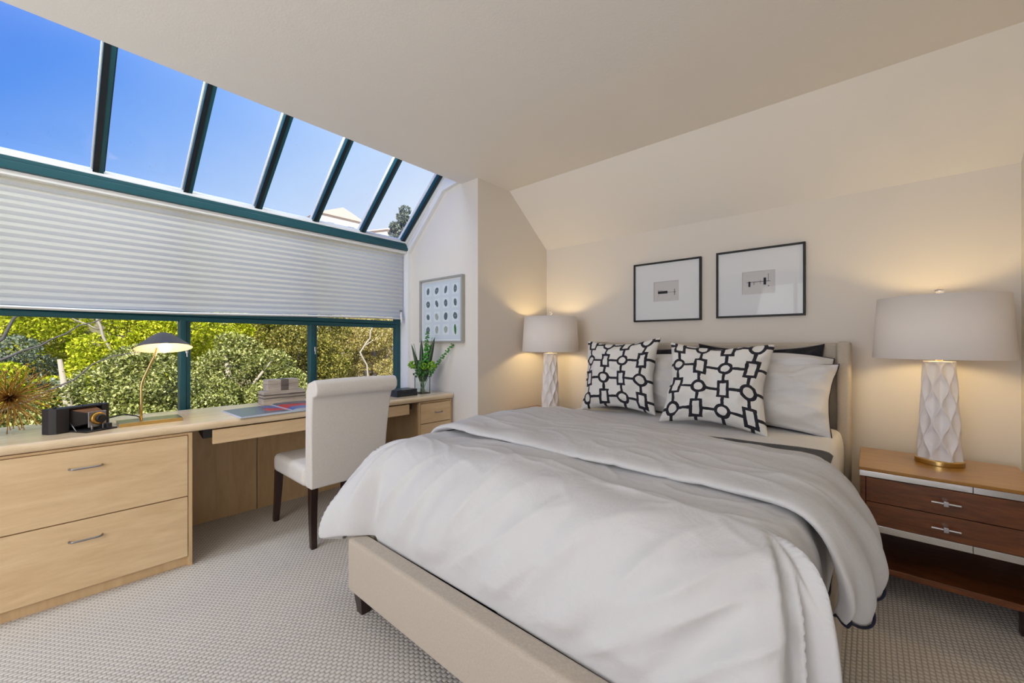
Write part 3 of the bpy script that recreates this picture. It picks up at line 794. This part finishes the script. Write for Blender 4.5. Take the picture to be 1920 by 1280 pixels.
# ================================================================== CHAIR
ch = thing('side_chair', 'light grey linen roll-back chair with dark legs, at the desk', 'chair', (-2.39, 1.213, 0), 0)
# side outline of the back, x toward the room
outl = [(.000, .335), (.012, .45), (.022, .60), (.040, .75), (.058, .845)]
roll = [(.058 + .030 + .040 * math.cos(a) - .0, .925 + .052 * math.sin(a)) for a in [R_(-95), R_(-55), R_(-15), R_(25), R_(60), R_(90), R_(120)]]
inn = [(.010, .955), (-.018, .90), (-.038, .75), (-.058, .60), (-.070, .46), (-.078, .335)]
pr = outl + [(.066, .868)] + roll + inn
b = MB(); ny = 10; vs = []; n = len(pr)
for j in range(ny + 1):
    for (x, z) in pr:
        wd = .232 + .026 * (z - .335) / .65; e = abs(j / ny * 2 - 1); vs.append((x, (j / ny * 2 - 1) * wd, z - .006 * e * e * (z > .9)))
fs = [tuple(range(n - 1, -1, -1)), tuple(range(ny * n, ny * n + n))]
for j in range(ny):
    for i in range(n): fs.append((j * n + i, j * n + (i + 1) % n, (j + 1) * n + (i + 1) % n, (j + 1) * n + i))
b.add(vs, fs); b.build('backrest', M['chairlinen'], ch, bevel=.014, seg=3)
b = MB()
def seat(u, v):
    pass
b.box(-.55, -.062, -.250, .250, .335, .455); sob = b.build('seat', M['chairlinen'], ch, bevel=.035, seg=4)
def legm(x0, y0, x1, y1, curve, top):
    l = MB(); pts = []; n = 6; vs = []; fs = []
    for i in range(n + 1):
        f = i / n; z = top * (1 - f); r = .022 - .006 * f; x = x0 + (x1 - x0) * (f ** curve); y = y0 + (y1 - y0) * f
        vs += [(x - r, y - r, z), (x + r, y - r, z), (x + r, y + r, z), (x - r, y + r, z)]
    for i in range(n):
        for k in range(4): fs.append((i * 4 + k, (i + 1) * 4 + k, (i + 1) * 4 + (k + 1) % 4, i * 4 + (k + 1) % 4))
    fs += [(0, 1, 2, 3), (n * 4 + 3, n * 4 + 2, n * 4 + 1, n * 4)]
    l.add(vs, fs); l.build('leg', M['darkwood'], ch, bevel=.003)
for s in (-1, 1):
    legm(-.035, s * .205, .0, s * .218, 1.8, .345); legm(-.520, s * .222, -.560, s * .228, 1.6, .345)

# ================================================================== DESK OBJECTS
ZD = .750
# brass desk lamp
dl = thing('desk_lamp', 'brass desk lamp with grey dome shade, lit, at the window', 'lamp', (-2.915, .355, ZD))
MB().box(-.072, .072, -.127, .127, 0, .018).build('base', M['brass'], dl, bevel=.0015)
pts = [(0, -.036, .018), (0, -.036, .10), (0, -.036, .19), (0, -.033, .215), (0, -.026, .24), (0, .005, .325), (0, .020, .362), (0, .030, .40)]
MB().tube(pts, .0058, 12).build('pole', M['brass'], dl, smooth=True)
def dome(name, mat, o_, parent):
    m = MB(); pf = []
    for k in range(19):
        f = k / 18; r = .127 * f; z = .088 * (.42 * (.5 + .5 * math.cos(PI * f)) + .58 * (1 - f * f))
        pf.append((max(r - o_, 1e-4) if k else 1e-4, z - o_))
    m.lathe(pf, n=56, cap=False); R = Matrix.Rotation(R_(-13), 4, 'Y'); m.v = [tuple(R @ Vector(p) + Vector((0, .057, .400))) for p in m.v]
    return m.build(name, mat, parent, smooth=True)
dm = dome('shade', M['greymetal'], 0, dl); dome('shade_lining', M['shadein'], .0016, dm)
b = MB(); b.lathe([(.014, .455), (.016, .44), (.016, .425), (.012, .42)], c=(.006, .057, 0), n=20); b.build('socket', M['brass'], dl, smooth=True)
b = MB(); b.ball((.012, .060, .402), .028, 12); b.build('bulb', M['bulb'], dl, smooth=True)
light('desk_bulb_light', 'POINT', (-2.915, .415, ZD + .37), 1.2, (1, .72, .40), shadow_soft_size=.03)
cb = [(-2.985, .335, ZD + .012), (-3.00, .31, ZD + .03), (-3.01, .26, ZD + .045), (-3.02, .20, ZD + .03), (-3.04, .15, ZD + .006), (-3.10, .10, ZD + .005), (-3.22, .06, ZD + .005), (-3.262, .05, ZD - .03)]
tag(MB().tube(cb, .003, 6).build('power_cord', M['rubber'], smooth=True), 'black power cord looping behind the desk lamp base', 'cord')

# bellows camera
bc = thing('bellows_camera', 'antique black folding camera with extended bellows on the counter', 'camera', (-2.925, .090, ZD), math.atan2(.48, .877))
# local +x = facing direction, y = body length
b = MB()
bx0, bx1 = -.030, .032
b.prism([(bx0, -.118), (bx1 - .018, -.118), (bx1, -.100), (bx1, -.052), (bx0 + .01, -.052), (bx0 + .01, .080), (bx1, .080), (bx1, .105), (bx1 - .015, .118), (bx0, .118)], 'z', 0, .118)
b.box(bx0 + .01, bx1 - .006, -.052, .080, .108, .118); b.box(bx0 + .01, bx1 - .006, -.052, .080, 0, .008)
b.build('body', M['leather'], bc, bevel=.002)
MB().box(bx1 - .010, .135, -.050, .078, -.0, .007).build('drop_bed', M['leather'], bc, bevel=.002)
bl2 = MB(); n = 12; vs = []; fs = []; ms = []
for i in range(2 * n + 1):
    f = i / (2 * n); x = -.015 + .115 * f; k = 1 - .48 * f; zig = .007 if i % 2 else 0
    hw_, hh = .060 * k - zig, .049 * k - zig; cz = .060 + .004 * f; cy = .014
    vs += [(x, cy - hw_, cz - hh), (x, cy + hw_, cz - hh), (x, cy + hw_, cz + hh), (x, cy - hw_, cz + hh)]
for i in range(2 * n):
    for k in range(4): bl2.add([], [], 0); fs.append(((i) * 4 + k, (i) * 4 + (k + 1) % 4, (i + 1) * 4 + (k + 1) % 4, (i + 1) * 4 + k)); ms.append(1 if k == 2 else 0)
bl2.v = vs; bl2.f = fs; bl2.m = ms
bl2.build('bellows', [M['bellow'], M['bellowtop']], bc)
b = MB(); b.box(.098, .104, -.022, .050, .018, .094); b.box(.100, .106, -.012, -.004, 0.004, .03); b.box(.100, .106, .034, .042, .004, .03); b.build('front_standard', M['nickel'], bc, bevel=.002)
def xl(prof, c, mi=0, n=24):
    m = MB(); m.lathe(prof, n=n); m.v = [(c[0] + p[2], c[1] + p[0], c[2] + p[1]) for p in m.v]; return m
xl([(.030, 0), (.030, .010), (.024, .014)], (.104, .014, .060)).build('lens_plate', M['gold'], bc, smooth=True)
xl([(.020, 0), (.020, .022), (.017, .026), (.012, .020), (0, .018)], (.110, .014, .060)).build('lens', M['black'], bc, smooth=True)
b = MB(); b.box(.118, .140, .030, .052, .010, .032); b.build('viewfinder', M['black'], bc, bevel=.002)
for q in (-.048, .074): MB().tube([(bx1 - .004, q, .045), (.07, q, .005)], .0022, 6).build('strut', M['nickel'], bc, smooth=True)
for q, r_, h_ in ((-.085, .006, .009), (.02, .004, .004), (.09, .004, .004)):
    MB().lathe([(r_, .117), (r_, .117 + h_), (0, .118 + h_)], c=(-.005, q, 0), n=14).build('knob', M['black'], bc, smooth=True)

# gold burst sculpture
random.seed(11)
gs = thing('burst_sculpture', 'gold wire sea-urchin burst sculpture at the left end of the counter', 'sculpture', (-3.055, -.128, ZD))
cz = .168; b = MB()
for i in range(150):
    z = 1 - 2 * (i + .5) / 150; a = i * 2.39996; r = math.sqrt(1 - z * z); d = Vector((r * math.cos(a), r * math.sin(a), z))
    L = random.uniform(.125, .178)
    if d.z < 0: L = min(L, .160 / max(.05, -d.z))
    o1 = d.orthogonal().normalized(); o2 = d.cross(o1); ph = random.uniform(0, 6.28); am = random.uniform(.006, .014)
    pts = []
    for k in range(8):
        f = k / 7; w = am * math.sin(f * 7 + ph) * f; w2 = am * math.cos(f * 6 + ph) * f
        pts.append(Vector((0, 0, cz)) + d * (L * f + .004) + o1 * w + o2 * w2)
    b.tube(pts, [.0017] * 8, 5); b.ball(pts[-1], .0034, 4)
b.build('wires', M['gold'], gs, smooth=True)

# two weathered wooden boxes
t = thing('wooden_box', 'larger weathered grey box with two dark bands, under the smaller one', 'box', (-3.145, 1.092, ZD))
b = MB(); b.box(-.058, .058, -.135, .135, 0, .052, 0); 
b.build('base', M['greybox'], t, bevel=.002)
b = MB(); b.box(-.058, .058, -.135, .135, .053, .093, 0); b.build('lid', M['greybox'], t, bevel=.002)
b = MB(); b.box(-.0588, .0588, -.1358, .1358, .042, .050); b.box(-.0588, .0588, -.1358, .1358, .062, .072); b.build('inlay_band', M['greyboxdark'], t)
t = thing('wooden_box', 'smaller weathered grey box with a dark square, on top of the larger one', 'box', (-3.148, 1.085, ZD + .093))
MB().box(-.052, .052, -.100, .100, 0, .046).build('base', M['greybox'], t, bevel=.002)
MB().box(-.052, .052, -.100, .100, .047, .078).build('lid', M['greybox'], t, bevel=.002)
MB().box(-.05, .0528, -.018, .032, .001, .0785).build('inlay_band', M['greyboxdark'], t)

# open magazine
t = thing('open_book', 'large open glossy book with red and blue pages, on the counter edge', 'book', (-2.843, .985, ZD), R_(1))
W2 = .275; Dp = .172
def leafz(y, top):
    f = abs(y) / W2; return .004 + top * (1 - f) ** .0 * (math.sin(min(1, (1 - f) * 1.6 + .0) * PI / 2) * .55 + .45) - (.006 * math.exp(-(abs(y) / .014) ** 2))
b = MB(); b.box(-Dp - .006, Dp + .006, -W2 - .006, W2 + .006, 0, .004); b.build('cover', M['pageB'], t)
def pages(y0, y1, top, mi_fn, name, parent, mats):
    m = MB(); nu, nv = 24, 18
    z_of = lambda u, v: (0, 0)
    for j in range(nv):
        for i in range(nu):
            def P(ii, jj):
                x = -Dp + 2 * Dp * ii / nu; y = y0 + (y1 - y0) * jj / nv
                return (x, y, leafz(y, top))
            q = [P(i, j), P(i + 1, j), P(i + 1, j + 1), P(i, j + 1)]
            m.add(q, [(0, 1, 2, 3)], mi_fn((i + .5) / nu, (j + .5) / nv))
    for xx in (-Dp, Dp):
        for j in range(nv):
            ya, yb_ = y0 + (y1 - y0) * j / nv, y0 + (y1 - y0) * (j + 1) / nv
            m.add([(xx, ya, .004), (xx, yb_, .004), (xx, yb_, leafz(yb_, top)), (xx, ya, leafz(ya, top))], [(0, 1, 2, 3)], len(mats) - 1)
    for yy in (y0, y1): m.add([(-Dp, yy, .004), (Dp, yy, .004), (Dp, yy, leafz(yy, top)), (-Dp, yy, leafz(yy, top))], [(0, 1, 2, 3)], len(mats) - 1)
    m.build(name, mats, parent, smooth=False)
pages(-W2, 0, .008, lambda u, v: (2 if v > .72 and .1 < u < .4 + .5 * (v - .7) else (1 if v > .6 and u > .45 + .2 * math.sin(v * 5) and u < .8 else 0)), 'left_page', t, [M['pageA'], M['red'], M['pageblue'], M['pageB']])
pages(0, W2, .016, lambda u, v: (1 if .25 + .25 * v < u < .75 - .1 * math.sin(v * 6) else (2 if u >= .75 - .1 * math.sin(v * 6) else 0)), 'right_page', t, [M['pageA'], M['red'], M['pageblue'], M['pageB']])

# black slotted box
t = thing('domino_box', 'blue-black slotted wooden box beside the flower vase', 'box', (-2.84, 1.885, ZD))
MB().box(-.072, .072, -.096, .096, 0, .030).build('base', M['slateblack'], t, bevel=.001)
b = MB()
for j in range(4):
    for i in range(3):
        y0 = -.094 + j * .0475; x0 = -.070 + i * .0475; b.box(x0, x0 + .0445, y0, y0 + .0445, .030, .054)
b.build('lid_tiles', M['slateblack'], t, bevel=.001)

# vase and flowers
VX, VY = -2.845, 2.085
t = thing('glass_vase', 'small square glass vase with a thin black frame, near the bay wall', 'vase', (VX, VY, ZD))
r = .042
b = MB(); b.box(-r, r, -r, r, .002, .010); 
for s in (-1, 1):
    b.box(s * r - .0015, s * r + .0015, -r, r, .002, .145); b.box(-r, r, s * r - .0015, s * r + .0015, .002, .145)
b.build('glass', M['vaseglass'], t)
b = MB(); k = .0022
for z in (.0022, .145):
    for s in (-1, 1): b.box(-r - k, r + k, s * (r + k) - k, s * (r + k) + k, z - k, z + k); b.box(s * (r + k) - k, s * (r + k) + k, -r - k, r + k, z - k, z + k)
for sx_ in (-1, 1):
    for sy_ in (-1, 1): b.box(sx_ * (r + k) - k, sx_ * (r + k) + k, sy_ * (r + k) - k, sy_ * (r + k) + k, 0, .147)
b.build('frame', M['black'], t)
wt_ = MB(); wt_.box(-r + .002, r - .002, -r + .002, r - .002, .011, .095); wt_.build('water', M['vaseglass'], t)
def stem(px, py, top, r_=.0025, curve=.0):
    b0 = (VX + px * .2, VY + py * .2, ZD + .013); p1 = (VX + px * .45, VY + py * .45, ZD + .13)
    pts = []
    for k in range(8):
        f = k / 7; P = Vector(b0) * (1 - f) ** 2 + Vector(p1) * 2 * f * (1 - f) + Vector(top) * f * f; pts.append(P)
    m = MB(); m.tube(pts, r_, 6); return m, pts
# image-right on this wall is roughly +x+y ; spread mostly along that direction
random.seed(5)
def dirv(r1, up, back=0): return (VX + .77 * r1 - .64 * back, VY + .64 * r1 + .0 - .77 * back * -1 * 0, ZD + .145 + up)
def sword(r1, up, w, label, lean):
    top = dirv(r1, up)
    th = thing('sword_leaf', label, 'leaf', (0, 0, 0), group='sword leaves in the vase')
    m, pts = stem(r1 * .05, r1 * .05, top, .002); m.build('stem', M['stem'], th, smooth=True)
    l = MB(); base = Vector((VX + .77 * r1 * .25, VY + .64 * r1 * .25, ZD + .10)); tp = Vector(top); ax = (tp - base); sd = Vector((.77, .64, 0)); n = 12; vs = []
    for i in range(n + 1):
        f = i / n; ww = w * math.sin(PI * min(1, .12 + .88 * f)) ** .8 * (1 if f < 1 else 0) + .0005
        c = base + ax * f + sd * lean * f * f * .02; vs += [c - sd * ww, c + Vector((.64, -.77, 0)) * ww * .35, c + sd * ww]
    fs = []
    for i in range(n):
        q = i * 3; fs += [(q, q + 1, q + 4, q + 3), (q + 1, q + 2, q + 5, q + 4)]
    l.add(vs, fs); l.build('blade', M['leafdark'], th, smooth=True, solid=.0012)
sword(-.075, .275, .014, 'narrow grey-green sword leaf leaning left out of the vase', -1)
sword(-.010, .310, .020, 'dark pointed sword leaf standing in the middle of the vase', 0)
sword(.085, .330, .024, 'tallest dark pointed sword leaf, right of the vase middle', 1)
def bloom(r1, up, rad, label, fwd=0):
    top = Vector(dirv(r1, up)) + Vector((.64, -.77, 0)) * fwd
    th = thing('green_bloom', label, 'flower', (0, 0, 0), group='lime green blooms in the vase')
    m, pts = stem(r1 * .3, r1 * .3, top, .002); m.build('stem', M['stem'], th, smooth=True)
    f = MB()
    for k in range(70):
        d = Vector((random.gauss(0, 1), random.gauss(0, 1), random.gauss(0, 1))).normalized(); c = top + d * rad * random.uniform(.65, 1)
        f.ball(c, rad * .2, 4, sc=(1, 1, .7))
    f.build('flower_head', M['bloom'], th, smooth=True)
bloom(-.085, .092, .036, 'lime green flower head hanging at the left of the vase')
bloom(.080, .085, .042, 'lime green flower head at the right of the vase', .01)
bloom(.020, .085, .030, 'lime green flower head low in the middle of the vase', .03)
def bells(r1, up, label, p_end, sz=.011, nb=16, f0=.45):
    th = thing('bell_stem', label, 'flower', (0, 0, 0), group='green bell stems in the vase')
    top = Vector(dirv(r1, up)); m, pts = stem(r1 * .1, r1 * .1, top, .0022); m.build('stem', M['stem'], th, smooth=True)
    f = MB()
    for k in range(nb * 3):
        q = f0 + (1 - f0) * k / (nb * 3 - 1); i = q * 7; i0 = int(min(6, i)); P = pts[i0].lerp(pts[i0 + 1], i - i0)
        a = k * 2.4; o_ = Vector((math.cos(a), math.sin(a), .3 * math.sin(a * 2))) * sz * 1.0
        f.ball(P + o_, sz * random.uniform(.6, .85), 4, sc=(1, 1, .8))
    f.build('bells', M['leafgreen'], th, smooth=True)
bells(.045, .375, 'upright green bell stem rising in front of the pebble print', None, .012, 8, .78)
bells(.050, .260, 'short dense green bell stem between the sword leaves', None, .019, 9, .62)
bells(.260, .270, 'long green bell stem arching right over the counter', None, .0125, 14, .45)
f = MB()
for k in range(260):
    a = random.uniform(0, 6.28); rr = random.uniform(.0, .075); c = Vector((VX + rr * math.cos(a), VY + rr * math.sin(a), ZD + .145 + random.uniform(.0, .13)))
    d = Vector((random.gauss(0, 1), random.gauss(0, 1), random.gauss(0, 1))).normalized() * .017; e_ = d.orthogonal().normalized() * .007
    f.add([c - d, c + e_, c + d, c - e_], [(0, 1, 2, 3)])
for k in range(7):
    a = k * .9; f.tube([(VX + .022 * math.cos(a), VY + .022 * math.sin(a), ZD + .013), (VX - .01 * math.cos(a), VY - .01 * math.sin(a), ZD + .12), (VX + .03 * math.cos(a + .5), VY + .03 * math.sin(a + .5), ZD + .19)], .0022, 5)
tag(f.build('filler_greenery', M['stem'], None), 'mixed small leaves and stems filling the vase mouth', 'greenery', kind='stuff')

# ================================================================== OUTSIDE
def hz(x, y):
    d = -x - 4.5
    base = -3.0 + .05 * d
    far = sm(14, 62, d) * 17 * (.35 + .65 * sm(5, 34, y + d * .08)) 
    return base + far + 1.5 * nz(x * .08, y * .08)
hl = MB(); hl.grid(lambda u, v: (-4.2 - 85 * u, -50 + 120 * v, hz(-4.2 - 85 * u, -50 + 120 * v)), 90, 100)
struct(hl.build('ground_outside', M['hill'], smooth=True), 'brown hillside beyond the window')

import numpy as np
rng = np.random.default_rng(4)
def leaves(n, clumps, size, elong=1.6):
    """clumps: list of (centre, radii); leaves sit mostly in the outer shell of each clump"""
    cs_ = np.array([c for c, r in clumps]); rs = np.array([r for c, r in clumps]); w = rs.prod(axis=1) ** (2 / 3); w = w / w.sum()
    idx = rng.choice(len(clumps), n, p=w)
    d = rng.normal(size=(n, 3)); d /= np.linalg.norm(d, axis=1)[:, None]
    rad = rng.uniform(.55, 1.0, n) ** .6
    p = cs_[idx] + d * rs[idx] * rad[:, None]
    a = rng.normal(size=(n, 3)) + d * .6; a /= np.linalg.norm(a, axis=1)[:, None]
    b = np.cross(a, rng.normal(size=(n, 3))); b /= np.linalg.norm(b, axis=1)[:, None]
    s = size * rng.uniform(.6, 1.3, n)[:, None]
    q = np.stack([p - a * s * elong * .5, p + b * s * .4, p + a * s * elong * .5, p - b * s * .4], axis=1).reshape(-1, 3)
    return q
def tree(label, c, R, mat, nleaf, size, nclump=26, trunk=True, bark='bark', gz=None, name='tree', branch=5, group='trees beyond the window'):
    t = thing(name, label, 'tree', (c[0], c[1], gz if gz is not None else hz(c[0], c[1])), 0, group)
    z0 = t.location.z
    cl_ = []
    for k in range(nclump):
        d = rng.normal(size=3); d /= np.linalg.norm(d); f = rng.uniform(.35, .85)
        cl_.append(((d[0] * R[0] * f, d[1] * R[1] * f, c[2] - z0 + d[2] * R[2] * f), np.array([1, 1, .75]) * min(R) * rng.uniform(.22, .40)))
    q = leaves(nleaf, cl_, size)
    me = bpy.data.meshes.new('crown'); nf = len(q) // 4
    me.from_pydata(q.tolist(), [], np.arange(len(q)).reshape(-1, 4).tolist()); me.materials.append(M[mat])
    ob = bpy.data.objects.new('crown', me); C.objects.link(ob); ob.parent = t
    m = MB(); base = Vector((0, 0, -.3)); mid = Vector((.1, .1, (c[2] - z0) * .7)); top = Vector((.0, -.1, c[2] - z0 + R[2] * .5))
    m.tube([base, mid, top], [.13, .09, .03], 8); m.build('trunk', M[bark], t, smooth=True)
    m = MB()
    for k in range(branch):
        cc_ = Vector(cl_[k][0]); st_ = base.lerp(top, .55 + .05 * k); md = st_.lerp(cc_, .5) + Vector((0, 0, .1)); m.tube([st_, md, cc_ * 1.0], [.05, .035, .015], 6)
    m.build('branches', M[bark], t, smooth=True)
    return t
tree('pale olive bush nearest the window, behind the desk lamp', (-8.2, .95, .15), (1.1, 1.15, 1.05), 'olive', 38272, 0.031, 30)
tree('olive bush low at the left, beyond the camera', (-8.0, -.35, -.45), (1.0, .9, .9), 'olive', 25515, 0.031, 24)
tree('broad olive bush behind the left mullion of the window', (-8.6, 2.15, .40), (1.2, 1.15, 1.25), 'olive', 42525, 0.033, 30)
tree('dark olive tree seen above the grey boxes', (-9.2, 3.55, .95), (1.2, 1.2, 1.5), 'darkolive', 42525, 0.033, 30)
tree('low light olive bush behind the grey boxes', (-8.0, 2.85, -.15), (.8, .8, .9), 'olive', 25515, 0.029, 22)
tree('yellow-green tree filling the upper left of the lower window', (-12.5, .9, 1.6), (1.8, 2.6, 1.7), 'yellowgreen', 59535, 0.045, 34)
tree('yellow-green tree further left, behind the burst sculpture', (-13.0, -2.4, 1.2), (1.6, 2.0, 1.9), 'greygreen', 25515, 0.045, 26, bark='darkbark')
tree('second yellow-green tree further back in the gap above the bushes', (-15.5, 3.8, 1.9), (2.0, 2.6, 2.2), 'yellowgreen', 51030, 0.053, 30)
tree('tawny green tree with pale branches beyond the right pane', (-10.5, 6.0, 1.0), (1.3, 1.2, 1.3), 'autumn', 27641, 0.033, 24)
tree('tall tawny tree at the right edge of the window', (-12.5, 8.6, 1.2), (1.6, 1.7, 1.7), 'autumn', 34020, 0.041, 26)
tree('dark tree behind the chair, beyond the right pane', (-13.5, 6.3, .6), (1.3, 1.3, 1.2), 'darkolive', 21262, 0.041, 22)
tree('grey-green scrubby tree far left, behind the bare limbs', (-11.0, -1.0, .3), (1.2, 1.6, 1.3), 'greygreen', 24300, 0.043, 26, bark='darkbark')
tree('yellow-green bush between the burst sculpture and the olive bushes', (-10.2, .2, .35), (1.0, 1.5, 1.1), 'yellowgreen', 28350, 0.038, 26)
tree('slim tree whose tip shows at the low end of the skylight', (-30, 20.2, 10.4), (1.5, 1.5, 2.6), 'greygreen', 12150, 0.131, 44, branch=8)

# bare limbs at the left and the pale trunks
def limb(label, polys, bark, name='bare_tree'):
    t = thing(name, label, 'tree', polys[0][0][0], 0, 'bare trees beyond the window'); o0 = Vector(polys[0][0][0])
    for k, (pts, r0, r1) in enumerate(polys):
        P = []; n = 10; pts = [Vector(p) - o0 for p in pts]
        for i in range(n + 1):
            f = i / n * (len(pts) - 1); j = min(int(f), len(pts) - 2); q = pts[j].lerp(pts[j + 1], f - j); P.append(q + Vector((0, nz(i * .7, k, 1), nz(i * .7, k, 5))) * .04)
        r0, r1 = r0 * .42, r1 * .42
        MB().tube(P, [r0 + (r1 - r0) * i / n for i in range(n + 1)], 7).build('trunk' if k == 0 else 'limb', M[bark], t, smooth=True)
limb('bare grey tree with forked limbs at the far left of the window', [
    ([(-7.2, -.75, -3.0), (-7.2, -.75, .55), (-7.2, -.52, 1.0), (-7.2, -.15, 1.62)], .06, .03),
    ([(-7.2, -.58, .85), (-7.1, -.1, 1.15), (-7.0, .45, 1.5)], .035, .015),
    ([(-7.2, -.75, .3), (-7.0, -.1, .55), (-6.9, .45, 1.0), (-6.9, .95, 1.12)], .03, .012),
    ([(-7.2, -.60, .95), (-7.2, -.55, 1.35), (-7.2, -.65, 1.75)], .03, .012)], 'darkbark')
limb('slender pale trunk crossing the yellow-green foliage left of the desk lamp', [([(-9.9, .9, -2.8), (-9.9, .86, .6), (-9.9, .62, 1.2), (-9.9, .42, 1.95)], .06, .045), ([(-9.9, .55, 1.4), (-9.9, .2, 1.6), (-9.9, -.05, 1.95)], .03, .012)], 'bark')
limb('thin pale trunk right above the desk lamp', [([(-10.2, 1.95, -2.8), (-10.2, 1.7, .8), (-10.2, 1.62, 1.95)], .05, .03)], 'bark')
limb('crooked white branch beyond the right pane above the chair', [([(-9.3, 5.35, -2.6), (-9.3, 5.2, .55), (-9.3, 4.98, .95), (-9.3, 5.2, 1.25), (-9.3, 5.3, 1.55)], .06, .035), ([(-9.3, 5.1, 1.1), (-9.3, 5.6, 1.4)], .03, .015)], 'bark')

# houses on the ridge, seen through the lower end of the skylight
def house(label, x, y, w, d, h, rz, zoff):
    z = hz(x, y) - .5; t = thing('hillside_house', label, 'house', (x, y, z), rz, 'houses on the ridge')
    MB().box(-d / 2, d / 2, -w / 2, w / 2, 0, h).build('walls', M['stucco'], t)
    r = MB(); r.prism([(-w / 2 - .3, h), (w / 2 + .3, h), (0, h + w * .22)], 'x', -d / 2 - .3, d / 2 + .3); r.build('roof', M['tile'], t)
    for yy in (-w * .25, w * .2):
        MB().box(d / 2, d / 2 + .06, yy - .5, yy + .5, h * .45, h * .75).build('window', M['pageA'], t)
house('cream flat house at the left on the ridge', -62, 29.0, 7, 5, 4.2, 0, 0)
house('cream gabled house in the middle of the ridge', -60, 36.2, 5, 5, 3.8, .4, 0)
house('cream house at the right on the ridge', -58, 43.0, 5, 5, 3.6, .2, 0)
